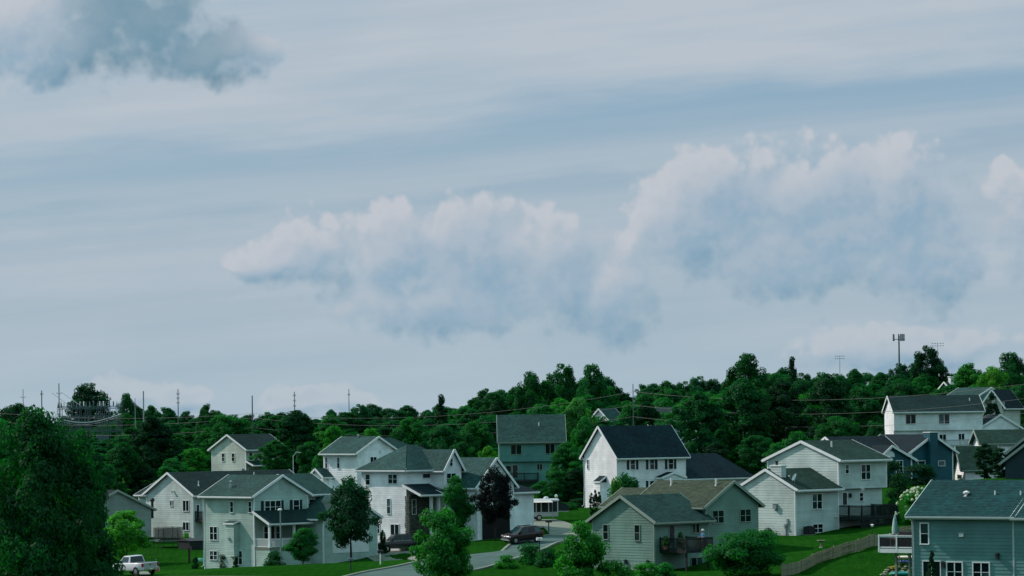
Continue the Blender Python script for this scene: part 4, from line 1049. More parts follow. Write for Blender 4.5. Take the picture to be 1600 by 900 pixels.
def trunkmesh(seed, H, hw, z0, r0, limbs=7, top=.8):
    r = random.Random(seed); mb = MB(); zt = z0 + (H - z0) * top
    P = [Vector((0, 0, -.8)), Vector((0, 0, .1)), Vector((r.uniform(-.1, .1), r.uniform(-.1, .1), z0)), Vector((r.uniform(-.3, .3), r.uniform(-.3, .3), (z0 + zt) / 2)), Vector((r.uniform(-.4, .4), r.uniform(-.4, .4), zt))]
    mb.tube(P, [r0 * 1.5, r0 * 1.15, r0 * .9, r0 * .5, r0 * .1], 8)
    for k in range(limbs):
        t = r.uniform(.15, .85); a = 2.4 * k + r.uniform(-.4, .4); b = P[2].lerp(P[4], t * .8); L = hw * r.uniform(.55, .85) * (1 - .5 * t)
        e = b + Vector((math.cos(a) * L, math.sin(a) * L, L * r.uniform(.5, 1.0))); m = b.lerp(e, .5) + Vector((0, 0, -.12 * L))
        mb.tube([b, m, e], [r0 * .42 * (1 - .5 * t), r0 * .25, r0 * .06], 5)
    return mb.mesh('trunk', BARK, True)
PROTO = {}
def proto(key, seed, H, hw, z0, kind, nclump, nleaf, ls, cr, r0, limbs=7):
    PROTO[key] = (leafmesh('crown', *crown(seed, H, hw, z0, kind, nclump, nleaf, ls, cr)), trunkmesh(seed, H, hw, z0, r0, limbs), H, hw)
proto('r0', 1, 13, 4.8, .9, 'round', 260, 27000, .33, .165, .26)
proto('r1', 2, 13, 4.8, .7, 'round', 200, 26000, .34, .19, .26)
proto('r2', 3, 13, 5.0, 1.0, 'spread', 230, 26000, .34, .17, .28)
proto('o0', 4, 14, 4.2, .8, 'oval', 240, 26000, .32, .18, .24)
proto('o1', 5, 14, 4.2, .6, 'oval', 180, 25000, .34, .21, .24)
proto('c0', 6, 12, 2.9, .8, 'cone', 90, 9000, .34, .22, .18)
proto('k0', 7, 9, 1.5, .3, 'column', 90, 7000, .26, .30, .12, 3)
proto('y0', 8, 7, 2.4, 1.2, 'oval', 70, 10000, .24, .27, .09)      # young street trees
proto('y1', 9, 7, 2.6, .9, 'round', 50, 9000, .27, .28, .09)
proto('m0', 10, 8, 2.9, 1.9, 'oval', 90, 18000, .23, .26, .12)    # dense maple
proto('s0', 11, 1.6, 1.1, 0.0, 'dome', 40, 2600, .16, .30, .04, 5)  # shrub
proto('s1', 12, 2.2, 1.3, 0.0, 'dome', 30, 2600, .18, .36, .04, 5)
proto('b0', 13, 5.0, 3.6, .3, 'round', 80, 17000, .24, .26, .10)  # big bush
proto('b1', 15, 8.0, 2.8, 1.0, 'round', 75, 15000, .25, .26, .10)  # roadside tree
proto('g0', 14, 15, 6.2, 1.2, 'spread', 240, 60000, .27, .19, .34, 10) # big foreground tree
TINT = {'huge': (.0035, .062, .016), 'deep': (.005, .086, .022), 'mid': (.009, .125, .025), 'lite': (.020, .180, .024), 'yell': (.055, .230, .026), 'dark': (.0025, .046, .016), 'purp': (.002, .006, .006), 'teal': (.006, .098, .034), 'pale': (.04, .165, .05), 'far': (.007, .090, .034)}
trg = random.Random(21)
def tree(name, label, px, top, hwpx, Y, key, tint, group=None, z=None, cat='tree', base=None, jit=.12):
    """a tree whose crown top stands at (px, top) and whose half width is hwpx pixels at depth Y"""
    p = at(px, top, Y); zg = terr(p.x, Y) if z is None else z
    cm, tm, H, hw = PROTO[key]; h = max(1.0, p.z - zg); w = hwpx * Y / FPX
    o = empty(name, (p.x, Y, zg), trg.uniform(0, 6.28), label, cat, group)
    sc_ = (w / hw, w / hw, h / H)
    tr_ = inst('trunk', tm, o, scale=sc_); cr_ = inst('crown', cm, o, scale=sc_)
    t = TINT[tint]; j = [1 + trg.uniform(-jit, jit) for _ in range(3)]; b = 1 + trg.uniform(-jit, jit) * 1.4
    cr_.color = (t[0] * j[0] * b, t[1] * j[1] * b, t[2] * j[2] * b, 1)
    return o
# background rows under the skyline seen in the photograph
SKY = [(-200, 640), (0, 636), (60, 644), (95, 645), (160, 640), (200, 632), (260, 634), (310, 642), (420, 636), (480, 648), (520, 632), (600, 628), (660, 634), (720, 622), (760, 606), (810, 592), (850, 580), (945, 582), (965, 612), (985, 600), (1000, 592), (1060, 590), (1120, 584), (1150, 570), (1200, 570), (1240, 572), (1300, 572), (1380, 572), (1420, 566), (1480, 574), (1510, 580), (1560, 566), (1600, 560), (1800, 560)]
def sky_y(x):
    for (a, b), (c_, d) in zip(SKY[:-1], SKY[1:]):
        if a <= x <= c_: return b + (d - b) * (x - a) / (c_ - a)
    return 600
rows = [(860, -2, 14, 19, 33, 'on the skyline'), (740, 8, 30, 25, 42, 'under the skyline'), (670, 24, 50, 30, 50, 'in mid wood'), (615, 42, 74, 34, 56, 'in the near wood')]
REG = [(-999, 330, 'at the left'), (330, 700, 'left of centre'), (700, 1080, 'in the centre'), (1080, 1400, 'right of centre'), (1400, 9999, 'at the right')]
LM = [(10, 'left edge'), (65, 'dark left pole'), (105, 'tall substation pole'), (145, 'substation'), (190, 'short mast'), (226, 'silver pole'), (278, 'armed pole'), (322, 'long cream roof'), (362, 'small cream house'), (402, 'dark pole'), (440, 'tan house roof'), (470, 'second armed pole'), (515, 'pale grey roof'), (560, 'pale grey roof ridge'), (605, 'pale grey gable'), (650, 'hipped roof'), (705, 'narrow front gable'), (765, 'garage gable'), (815, 'taupe roof'), (865, 'taupe roof end'), (920, 'white colonial gable'), (985, 'teal pole'), (1030, 'navy roof'), (1080, 'navy roof end'), (1125, 'navy garage roof'), (1175, 'sage house roof'), (1220, 'boxed chimney'), (1262, 'brown roof ridge'), (1312, 'far floodlight mast'), (1355, 'blue-grey roof'), (1402, 'antenna tower'), (1445, 'long white house'), (1490, 'white chimney'), (1535, 'columnar arborvitae'), (1575, 'narrow cream gable'), (1620, 'right edge')]
TW = {'deep': 'deep green', 'mid': 'green', 'lite': 'light green', 'teal': 'bluish green', 'far': 'hazy green', 'dark': 'dark'}; LBL = []
def lmk(x): return min(LM, key=lambda q: abs(q[0] - x))[1]
for ri, (Y, o0, o1, w0, w1, nm) in enumerate(rows):
    x = -40 + trg.uniform(0, 20)
    while x < 1650:
        hwp = trg.uniform(w0, w1); yy = Y + trg.uniform(-22, 22); tp = sky_y(x) + trg.uniform(o0, o1)
        if ri == 3 and 1330 < x < 1580: tp += 6
        key = trg.choice(['r0', 'r1', 'o0', 'o1', 'r0', 'o1', 'o0']); reg = next(t for a, b, t in REG if a <= x < b)
        tint = trg.choice(['deep', 'mid', 'deep', 'teal', 'mid', 'far'] if ri else ['far', 'far', 'teal', 'deep'])
        if ri > 1 and trg.random() < .13: tint = 'lite'
        kd = {'r': 'broad', 'o': 'upright'}[key[0]]
        LBL.append((x, tree('broadleaf_tree', None, x, tp, hwp, yy, key, tint, f'trees {nm} {reg}'), f'{kd} {TW[tint]} tree {nm} above the {lmk(x)}'))
        x += hwp * trg.uniform(.78, 1.1)
T = tree
for k, (px, tp, hwp, Y) in enumerate(((485, 690, 26, 520), (505, 700, 22, 500), (400, 700, 26, 570), (330, 715, 24, 580), (270, 715, 30, 500), (225, 725, 30, 480), (150, 720, 34, 470), (100, 705, 34, 480), (660, 690, 26, 520), (720, 690, 24, 525), (770, 712, 20, 515), (1120, 690, 34, 500), (1180, 680, 34, 500), (1215, 690, 26, 470), (1275, 665, 30, 500), (1370, 660, 24, 545), (850, 750, 24, 480), (900, 730, 26, 462), (1080, 690, 20, 500), (950, 655, 22, 600), (1008, 626, 30, 600), (1075, 642, 24, 570), (984, 627, 26, 600), (1068, 655, 20, 560))):
    tn = ('deep', 'mid', 'dark')[k % 3]; LBL.append((px, T('understory_tree', None, px, tp, hwp, Y, ('r1', 'r0', 'o1')[k % 3], tn, 'low trees at the foot of the wood'), f'low {TW[tn]} tree at the foot of the wood behind the {lmk(px)}'))
from collections import defaultdict
dd = defaultdict(list)
for x, o, lb in LBL: dd[lb].append((x, o))
for lb, q in dd.items():
    q.sort(key=lambda v: v[0]); n = len(q); w = [''] if n == 1 else ['left ', 'right '] if n == 2 else ['left ', 'middle ', 'right '] if n == 3 else [f'{t} ' for t in ('first', 'second', 'third', 'fourth', 'fifth', 'sixth')]
    for (x, o), pre in zip(q, w): o['label'] = pre + lb; o['category'] = 'tree'
# named trees of the wood
T('oak_tree', 'big round dark tree rising behind the substation', 137, 597, 44, 800, 'r0', 'dark')
T('broadleaf_tree', 'loose tree right of the substation beside the silver pole', 197, 612, 20, 780, 'r2', 'far')
T('broadleaf_tree', 'dark tree at the far left edge under the shortest pole', 25, 630, 36, 720, 'r1', 'dark')
T('broadleaf_tree', 'bright leafy tree between the poles above the small cream house', 322, 630, 20, 700, 'o0', 'mid')
T('broadleaf_tree', 'large dark oval tree left of the small cream house', 237, 648, 46, 520, 'o0', 'dark')
T('broadleaf_tree', 'dark upright tree behind the grey house at left', 190, 690, 36, 480, 'o1', 'deep')
T('broadleaf_tree', 'broad green tree right behind the small cream house', 352, 648, 46, 600, 'r1', 'mid')
T('broadleaf_tree', 'low green tree left of the small cream house gable', 302, 700, 28, 565, 'r1', 'lite')
T('broadleaf_tree', 'tall very dark tree right of the small cream house', 460, 640, 46, 580, 'o1', 'dark')
T('broadleaf_tree', 'lower mid green tree covering the end of the small cream house', 430, 686, 30, 532, 'o0', 'mid')
T('broadleaf_tree', 'yellowish tree behind the white house with pale grey roof', 520, 665, 24, 540, 'r1', 'lite')
T('broadleaf_tree', 'light bushy tree above the pale grey roof ridge', 580, 668, 28, 540, 'r2', 'lite')
T('broadleaf_tree', 'rounded dark tree above the pale grey roof', 640, 650, 34, 560, 'r0', 'mid')
T('broadleaf_tree', 'dark tree behind the hipped roof', 690, 665, 34, 540, 'r1', 'deep')
T('broadleaf_tree', 'large tree left of the taupe house', 742, 655, 36, 545, 'r0', 'mid')
T('broadleaf_tree', 'small bright tree in front of the taupe house corner', 762, 697, 18, 520, 'r1', 'yell')
T('conifer_tree', 'small pointed conifer on the skyline left of centre', 689, 616, 19, 720, 'c0', 'dark')
T('broadleaf_tree', 'tall crown on the skyline above the taupe house', 880, 566, 36, 720, 'r0', 'deep')
T('broadleaf_tree', 'right-hand crown of the tall pair above the taupe house', 926, 566, 34, 710, 'r2', 'deep')
T('broadleaf_tree', 'left shoulder tree of the tall group above the taupe house', 830, 580, 26, 720, 'r1', 'deep')
T('broadleaf_tree', 'pale grey-green tree just right of the taupe roof', 903, 619, 34, 560, 'r2', 'pale')
T('broadleaf_tree', 'tall leafy tree between the taupe house and the white gable', 884, 690, 34, 472, 'o0', 'mid')
T('broadleaf_tree', 'upper leafy tree behind the white gable', 912, 650, 26, 490, 'o1', 'mid')
T('broadleaf_tree', 'dark low tree beside the white gable wall', 872, 735, 26, 462, 'r1', 'deep')
T('broadleaf_tree', 'leafy tree right of the navy roof', 1092, 610, 46, 520, 'o0', 'teal')
T('broadleaf_tree', 'tall dark drooping tree right of the leafy one', 1160, 590, 52, 525, 'o1', 'deep')
T('broadleaf_tree', 'tall dark tree above the cream split-level house', 1222, 594, 50, 530, 'o0', 'dark')
T('broadleaf_tree', 'dark columnar tree left of the long white house', 1292, 583, 44, 560, 'o1', 'dark')
T('broadleaf_tree', 'tall crown on the skyline right of centre', 1168, 549, 40, 720, 'r2', 'deep')
T('pine_tree', 'small flat-topped pine on the skyline', 1238, 557, 18, 740, 'c0', 'dark')
T('broadleaf_tree', 'low green tree behind the brown roof ridge', 1310, 650, 40, 480, 'r1', 'mid')
T('broadleaf_tree', 'low tree left of the brown roof ridge', 1245, 672, 34, 475, 'r2', 'mid')
T('broadleaf_tree', 'dense tree left of the long white house wall', 1350, 600, 44, 575, 'r0', 'deep')
T('broadleaf_tree', 'big dark round tree right of the antenna tower', 1449, 538, 36, 740, 'r0', 'dark')
T('broadleaf_tree', 'bright green tree on the upper right slope', 1512, 566, 34, 680, 'o0', 'lite')
T('broadleaf_tree', 'yellow-green tree near the upper right corner', 1552, 572, 26, 640, 'r1', 'yell')
T('broadleaf_tree', 'tall tree at the right edge of the skyline', 1580, 548, 34, 720, 'r2', 'deep')
T('broadleaf_tree', 'dark tree at the right edge beside the cream gable', 1597, 600, 26, 580, 'o1', 'deep')
T('arborvitae', 'dark columnar arborvitae beside the roof end of the long white house', 1549, 606, 11, 545, 'k0', 'dark')
# trees among the houses
T('shade_tree', 'huge dark tree filling the lower left corner', 58, 643, 118, 205, 'g0', 'huge')
T('shade_tree', 'lower right-hand crown beside the huge dark tree at left', 122, 668, 64, 218, 'o0', 'huge')
T('shade_tree', 'second crown at the left edge of the huge tree', -4, 650, 84, 215, 'r0', 'mid')
T('young_tree', 'bright young tree above the white pickup', 197, 795, 38, 408, 'y1', 'yell')
T('maple_tree', 'dense dark maple on the lawn in front of the garage wing', 547, 749, 43, 384, 'm0', 'dark')
T('young_tree', 'slender young tree right of the near street lamp', 472, 824, 30, 378, 'y0', 'mid')
T('young_tree', 'bright bushy tree at the bottom centre beside the road', 683, 793, 52, 312, 'b1', 'lite', z=-2.0)
T('purple_maple', 'dark purple-leaved maple in front of the open garage', 773, 732, 33, 392, 'm0', 'purp')
T('young_tree', 'mid green tree in front of the hipped house porch', 714, 742, 26, 396, 'y0', 'mid')
T('young_tree', 'glossy green tree in front of the sage house garage', 907, 812, 42, 312, 'y0', 'lite', z=-.6)
T('bush', 'large spreading bush at the foot of the sage house', 1165, 829, 66, 304, 'b0', 'mid', cat='bush')
T('shrub', 'light green shrub at the bottom below the garage lanterns', 958, 874, 30, 312, 's1', 'lite', cat='shrub')
T('shrub', 'light green shrub right of the garage lanterns', 1012, 878, 26, 313, 's1', 'lite', cat='shrub')
T('shrub', 'round shrub below the left end of the sage deck', 1040, 880, 18, 312, 's0', 'mid', cat='shrub')
T('round_shrub', 'large round dark shrub against the white colonial front', 977, 738, 24, 428, 's1', 'deep', cat='shrub')
T('round_shrub', 'yellow-green shrub in front of the round dark shrub', 962, 749, 13, 424, 's0', 'yell', cat='shrub')
for k, (px, tp) in enumerate(((924, 767), (930, 762), (936, 765))):
    T('arborvitae', ('left of', 'tallest of', 'right of')[k] + ' three slim dark arborvitae at the white gable', px, tp, 3.6, 426, 'k0', 'dark', 'three slim arborvitae by the white gable')
T('shrub', 'dark shrub under the half-round window', 1392, 716, 20, 388, 's1', 'dark', cat='shrub')
T('shrub', 'wide dark shrub in front of the blue-grey gable', 1437, 724, 34, 386, 's1', 'dark', cat='shrub')
T('shrub', 'dark shrub left of the flowering hydrangea', 1405, 742, 20, 372, 's0', 'dark', cat='shrub')
T('arborvitae', 'left of two tall arborvitae before the brown-roofed house', 1538, 688, 15, 388, 'k0', 'dark')
T('arborvitae', 'right of two tall arborvitae before the brown-roofed house', 1562, 696, 15, 386, 'k0', 'dark')
T('conifer_shrub', 'dark conifer shrub against the near slate house', 1456, 860, 13, 247, 'c0', 'dark', cat='shrub')
T('shrub', 'feathery shrub at the roadside below the red-brown car', 826, 848, 24, 349, 's1', 'mid', cat='shrub')
T('shrub', 'low spreading shrub beside the roadside mailbox post', 855, 858, 22, 344, 's0', 'deep', cat='shrub')
T('shrub', 'low weeds left of the feathery roadside shrub', 790, 868, 20, 346, 's0', 'lite', cat='shrub')
T('shrub', 'dark shrub at the foot of the tan house wall', 350, 863, 10, 392, 's1', 'dark', cat='shrub')
T('shrub', 'small dark shrub left of the tan house corner', 305, 871, 6, 396, 's0', 'dark', cat='shrub')
T('shrub', 'tiny shrub beside the patio door of the tan house', 367.5, 876, 5, 390, 's0', 'deep', cat='shrub')
T('shrub', 'leafy shrub bed below the tan house porch', 428, 862, 18, 384, 's0', 'deep', cat='shrub')
T('shrub', 'dark shrub beside the basement window of the hipped house', 598, 830, 7, 396, 's0', 'dark', cat='shrub')
T('shrub', 'dark bushes behind the camper', 886, 786, 24, 440, 's1', 'deep', cat='shrub')
T('shrub', 'low bush left of the three slim arborvitae', 905, 778, 20, 446, 's1', 'dark', cat='shrub')
T('shrub', 'bright plants beside the covered tub behind the tan house', 291, 833, 9, 432, 's0', 'yell', cat='shrub')
T('shrub', 'yellow flowering shrub above the white pickup roof', 205, 869, 5, 398, 's0', 'yell', cat='shrub')
T('shrub', 'bush at the lower wall beside the lattice deck', 1395, 780, 14, 352, 's0', 'deep', cat='shrub')
# hydrangea with white flower heads
hyd = T('hydrangea', 'hydrangea with creamy white flower heads left of the near slate roof', 1434, 765, 32, 345, 's1', 'lite', cat='shrub')
fm = MB(); rr = random.Random(5); FLOW = mat('cream petals', (.38, .46, .30), .7, .1)
for k in range(85):
    a, t = rr.uniform(0, 6.28), rr.uniform(.1, 1) ** .6; w = math.sqrt(1 - t * t) * 1.25
    p = Vector((math.cos(a) * w * 1.3, math.sin(a) * w * 1.3, t * 2.3)); s_ = rr.uniform(.06, .13)
    fm.loft([[p + Vector((math.cos(b) * s_ * q, math.sin(b) * s_ * q, h * s_)) for b in np.linspace(0, 6.28, 6, endpoint=False)] for q, h in ((.3, -.8), (1, 0), (.75, .7), (.1, 1.1))])
fo = fm.build('flower_heads', FLOW, hyd); fo.scale = next(o for o in bpy.data.objects if o.parent == hyd and o.name.startswith('crown')).scale; fo['kind'] = 'stuff'
# ------------------------------------------------------------------ vehicles
def rring(x, hw, z0, z1, r=.10):
    r = min(r, hw * .4, (z1 - z0) * .4); P = []
    for cy, cz, a0 in ((hw - r, z1 - r, 0), (-hw + r, z1 - r, 90), (-hw + r, z0 + r, 180), (hw - r, z0 + r, 270)):
        for k in range(3): a = R(a0 + 45 * k); P.append(Vector((x, cy + r * math.cos(a), cz + r * math.sin(a))))
    return P
def on_ground(root, p, head, lift=.06, L=2.6):
    f = Vector((head[0], head[1], 0)).normalized(); s_ = Vector((-f.y, f.x, 0))
    z = lambda q: terr(q.x, q.y)
    f2 = (f * L + Vector((0, 0, z(p + f * L / 2) - z(p - f * L / 2)))).normalized(); s2 = (s_ * 1.6 + Vector((0, 0, z(p + s_ * .8) - z(p - s_ * .8)))).normalized()
    n = f2.cross(s2).normalized(); s2 = n.cross(f2)
    root.rotation_euler = Matrix((f2, s2, n)).transposed().to_euler(); root.location = (p.x, p.y, z(p) + lift)
tyre_m = MB().tube([(0, -.11, 0), (0, -.085, 0), (0, .085, 0), (0, .11, 0)], [.29, .35, .35, .29], 18).mesh('tyre', RUBBER, False)
def rim_mesh():
    mb = MB().tube([(0, -.118, 0), (0, .118, 0)], .215, 14)
    for k in range(5):
        a = 2 * math.pi * k / 5
        for sy in (-1, 1): mb.beam((.04 * math.cos(a), sy * .125, .04 * math.sin(a)), (.2 * math.cos(a), sy * .12, .2 * math.sin(a)), .06, .02, (0, 1, 0))
    return mb.mesh('rim', RIM)
rim_m = rim_mesh()
def vehicle(name, label, cat, p, head, paint, lower, cab, wheels, tail=None, bed=None, lights=(), hw=.92, lowtrim=None, wr=1.0):
    o = empty(name, (0, 0, 0), 0, label, cat); on_ground(o, p, head, .12)
    MB().loft([rring(*q) for q in lower]).build('body', paint, o, True)
    xr0, xf0, xr1, xf1, h0, h1, z0, z1 = cab
    def sec(t): k = lambda a, b: a + (b - a) * t; return k(xr0, xr1), k(xf0, xf1), k(h0, h1), k(z0, z1)
    m = MB(); rings = []
    for t, ins in ((0, 0), (.93, 0), (1.0, .07)):
        a, b, h, z = sec(t); a += ins * 1.5; b -= ins * 1.5; h -= ins
        rings.append([(a, h, z), (b, h, z), (b, -h, z), (a, -h, z)])
    m.loft(rings).build('cabin', paint, o)
    def quad(f0, f1, s_, t0=.10, t1=.84):
        P = []
        for f, t in ((f0, t0), (f1, t0), (f1, t1), (f0, t1)):
            a, b, h, z = sec(t); P.append((a + (b - a) * f, s_ * (h + .014), z))
        return P if s_ < 0 else P[::-1]
    for s_ in (-1, 1):
        for f0, f1 in wheels[1]: MB().poly(quad(f0, f1, s_)).build('side_window', GLASS, o)
    for xa, sg in ((1, 1), (0, -1)):
        P = []
        for y, t in ((-.88, .08), (.88, .08), (.88, .86), (-.88, .86)):
            a, b, h, z = sec(t); P.append(((b if xa else a) + sg * .016, y * h * sg, z))
        MB().poly(P).build('windscreen' if xa else 'rear_window', GLASS, o)
    for x in wheels[0]:
        for s_ in (-1, 1):
            t = inst('wheel', tyre_m, o, (x, s_ * (hw - .10), .35 * wr), scale=(wr, 1, wr)); inst('rim', rim_m, t)
            MB().tube([(x, s_ * (hw - .02), .36), (x, s_ * (hw + .012), .36)], .43 * wr, 14).build('wheel_arch', BLACK, o)
    for nm, mt_, x0, x1, ya, yb, za, zb in lights:
        for s_ in ((-1, 1) if ya > 0 else (1,)):
            y0, y1 = sorted((s_ * ya, s_ * yb)); MB().box(x0, x1, y0, y1, za, zb).build(nm, mt_, o)
    for s_ in (-1, 1):
        MB().box(xf0 - .42, xf0 - .24, *sorted((s_ * (h0 + .02), s_ * (h0 + .22))), z0 + .05, z0 + .24).build('mirror', paint if not lowtrim else BLACK, o)
    return o
MAROON = mat('dark maroon paint', (.012, .0025, .004), .25, spec=.6); WPAINT = mat('white car paint', (.58, .61, .64), .25, spec=.6); NAVYP = mat('black blue paint', (.012, .016, .022), .2, spec=.6); SILV = mat('silver paint', (.40, .43, .44), .28, metal=.5)
CHROME = mat('chrome', (.7, .7, .72), .12, metal=1.0)
# red-brown sport utility car on the street
vehicle('suv', 'dark maroon sport utility car driving on the street', 'car', gnd(816, 848.5), (-.84, -.54), MAROON,
    [(-2.3, .78, .42, .92), (-2.2, .88, .32, 1.02), (-1.2, .92, .26, 1.05), (.6, .92, .26, 1.04), (1.2, .91, .26, 1.03), (2.0, .86, .28, .93), (2.25, .76, .34, .80)],
    (-2.18, 1.15, -1.75, .35, .88, .70, 1.02, 1.72), ((-1.35, 1.42), ((.05, .30), (.33, .60), (.63, .86))),
    lights=[('headlight', LAMPG, 2.02, 2.20, .50, .84, .70, .86), ('grille', CHROME, 2.2, 2.27, -.44, .44, .55, .78), ('bumper', SILV, 2.1, 2.30, -.78, .78, .34, .50), ('taillight', RED, -2.32, -2.2, .60, .84, .8, 1.15), ('sill', BLACK, -1.0, 1.0, .86, .935, .24, .36), ('roof_rail', DMETAL, -1.5, .2, .60, .64, 1.72, 1.78)])
# white work pickup at lower left
pk = vehicle('pickup_truck', 'white regular-cab pickup parked at the lower left', 'pickup truck', gnd(210, 899.5), (-.66, .75), WPAINT,
    [(-2.75, .90, .55, 1.18), (-2.70, .97, .45, 1.20), (-1.4, .98, .42, 1.20), (.9, .98, .38, 1.20), (1.5, .97, .38, 1.18), (2.45, .92, .40, 1.08), (2.7, .82, .44, .98)],
    (-.62, 1.22, -.50, .48, .93, .74, 1.18, 1.88), ((-1.65, 1.65), ((.12, .92),)), hw=.98, wr=1.08,
    lights=[('taillight', RED, -2.79, -2.66, .80, .985, .80, 1.14), ('headlight', LAMPG, 2.5, 2.68, .52, .84, .76, .96), ('rear_bumper', CHROME, -2.92, -2.76, -.92, .92, .48, .66), ('badge', BLACK, -2.785, -2.755, -.10, .10, .95, 1.02), ('licence_plate', PVC, -2.94, -2.92, -.16, .16, .52, .62)], lowtrim=True)
MB().box(-2.55, -.75, -.82, .82, 1.19, 1.215).build('bed_floor', DMETAL, pk)
for k, (a, b, z0, z1) in enumerate(((.62, .72, .86, 1.02), (.40, .50, .86, 1.02), (.16, .34, .82, .98))):
    MB().box(a, b, .978, .986, z0, z1).build('door_decal', DMETAL, pk)
MB().poly([(-2.752, -.75, .62), (-2.752, -.75, 1.16), (-2.752, .75, 1.16), (-2.752, .75, .62)]).build('tailgate', SILV, pk)
# dark crew-cab pickup in the driveway
vehicle('pickup_truck', 'dark crew-cab pickup with chrome trim in the driveway', 'pickup truck', gnd(624, 863), (-.93, -.30), NAVYP,
    [(-2.9, .90, .55, 1.22), (-2.8, .98, .45, 1.25), (-1.2, .99, .42, 1.25), (1.1, .99, .40, 1.24), (1.6, .98, .40, 1.20), (2.6, .93, .42, 1.10), (2.85, .84, .46, 1.0)],
    (-1.35, 1.3, -1.2, .62, .93, .75, 1.22, 1.95), ((-1.8, 1.75), ((.08, .44), (.50, .90))), hw=.99, wr=1.1,
    lights=[('headlight', LAMPG, 2.62, 2.82, .55, .85, .80, 1.0), ('grille', CHROME, 2.80, 2.88, -.5, .5, .62, .98), ('bumper', CHROME, 2.75, 2.95, -.88, .88, .44, .60), ('running_board', CHROME, -1.2, 1.2, .96, 1.06, .36, .42), ('beltline_trim', CHROME, -1.2, 1.0, .985, 1.0, 1.20, 1.25), ('taillight', RED, -2.95, -2.8, .82, .98, .8, 1.15)])
vehicle('car', 'silver car parked beyond the dark pickup', 'car', gnd(592, 854), (-.88, -.47), SILV,
    [(-2.3, .78, .40, .85), (-2.1, .86, .30, .98), (-.9, .89, .24, 1.0), (.8, .89, .24, .98), (1.4, .88, .24, .94), (2.1, .82, .28, .84), (2.35, .72, .34, .74)],
    (-1.9, 1.2, -1.2, .3, .86, .66, .96, 1.50), ((-1.4, 1.45), ((.12, .45), (.5, .85))), hw=.89, wr=.95,
    lights=[('headlight', LAMPG, 2.1, 2.28, .46, .78, .62, .76), ('grille', BLACK, 2.28, 2.36, -.4, .4, .46, .64)])
# folding camper
def camper():
    p = gnd(846, 814); o = empty('folding_camper', (p.x, p.y, p.z + .1), R(8), 'white-roofed folding camper set up on the driveway', 'camper')
    CANV = mat('pale canvas', (.50, .50, .47), .85, .1); DCAN = mat('dark screen canvas', (.012, .022, .022), .8)
    MB().box(-1.9, 1.9, -1.0, 1.0, .45, 1.0).build('lower_body', SILV, o); MB().box(-1.9, 1.0, -1.012, -1.002, .62, .70).box(-1.9, 1.0, -1.012, -1.002, .86, .9).build('stripe', WPAINT, o)
    MB().loft([[(-2.0, -1.1, 2.28), (2.0, -1.1, 2.28), (2.0, 1.1, 2.28), (-2.0, 1.1, 2.28)], [(-2.0, -1.1, 2.48), (2.0, -1.1, 2.48), (2.0, 1.1, 2.48), (-2.0, 1.1, 2.48)], [(-1.9, -.9, 2.56), (1.9, -.9, 2.56), (1.9, .9, 2.56), (-1.9, .9, 2.56)]]).build('roof', WPAINT, o)
    MB().box(-1.85, 1.85, -.93, .93, 1.0, 2.28).build('canvas_walls', DCAN, o)
    pm = MB().box(-.06, .06, -.03, .03, 1.0, 2.28).mesh('canvas_panel', CANV)
    for x in (-1.85, -.75, -.15, .75, 1.85): inst('canvas_panel', pm, o, (x, -.95, 0))
    MB().hexa([(1.9, -.95, 1.0), (3.2, -.95, 1.0), (3.2, .95, 1.0), (1.9, .95, 1.0), (1.9, -.95, 1.08), (3.2, -.95, 1.08), (3.2, .95, 1.08), (1.9, .95, 1.08)]).build('bunk_platform', SILV, o)
    MB().poly([(1.85, -1, 2.3), (3.25, -1, 1.75), (3.25, 1, 1.75), (1.85, 1, 2.3)]).poly([(3.25, -1, 1.75), (3.25, -1, 1.1), (3.25, 1, 1.1), (3.25, 1, 1.75)]).build('bunk_canvas', CANV, o); MB().poly([(1.87, -.97, 1.1), (3.2, -.97, 1.1), (3.2, -.97, 1.75), (1.87, -.97, 2.28)]).build('bunk_screen', DCAN, o)
    MB().poly([(-2.0, -1.12, 2.42), (-2.0, -3.0, 2.2), (1.0, -3.0, 2.2), (1.0, -1.12, 2.42)][::-1]).build('awning', CANV, o)
    for x in (-1.9, .9): MB().tube([(x, -2.95, 0), (x, -2.95, 2.2)], .025, 5).build('awning_pole', METAL, o)
    MB().lathe([(.3, 2.56), (.34, 2.62), (.25, 2.78), (.1, 2.84)], .6, 0, 10).build('roof_vent', WPAINT, o)
    for y in (-.95, .95): t = inst('wheel', tyre_m, o, (-.4, y, .34)); inst('rim', rim_m, t)
    for x in (-1.7, 1.7): MB().tube([(x, -.8, .45), (x, -.8, -.1)], .03, 5).build('jack', METAL, o)
camper()

# ------------------------------------------------------------------ street furniture
def lamp_post(px, pyt, pyb, Y, label, arm=0.0):
    t = at(px, pyt, Y); zb = terr(t.x, Y); h = t.z - zb; o = empty('street_lamp', (t.x, Y, zb), 0, label, 'street lamp')
    MB().lathe([(.16, 0), (.16, .5), (.10, .55), (.065, h)], 0, 0, 10).build('pole', METAL, o)
    if arm:
        MB().tube([(0, 0, h - .1), (.25, 0, h + .25), (arm, 0, h + .42)], [.05, .045, .04], 6).build('arm', METAL, o)
        MB().loft([rring(arm - .1, .07, h + .36, h + .48, .03), rring(arm + .25, .16, h + .33, h + .52, .06), rring(arm + .65, .10, h + .36, h + .46, .04)]).build('lamp_head', METAL, o)
    else:
        MB().tube([(0, 0, h - .05), (0, -.5, h + .1)], .04, 6).build('arm', METAL, o); MB().lathe([(.08, h + .2), (.24, h + .12), (.26, h + .02), (.20, h - .05), (.05, h - .1)], 0, -.6, 12).build('lamp_head', PVC, o)
lamp_post(438, 797, 897, 384, 'grey street lamp standing before the tan house porch')
lamp_post(458, 712, 745, 480, 'street lamp with arm above the tan house roof', .4)
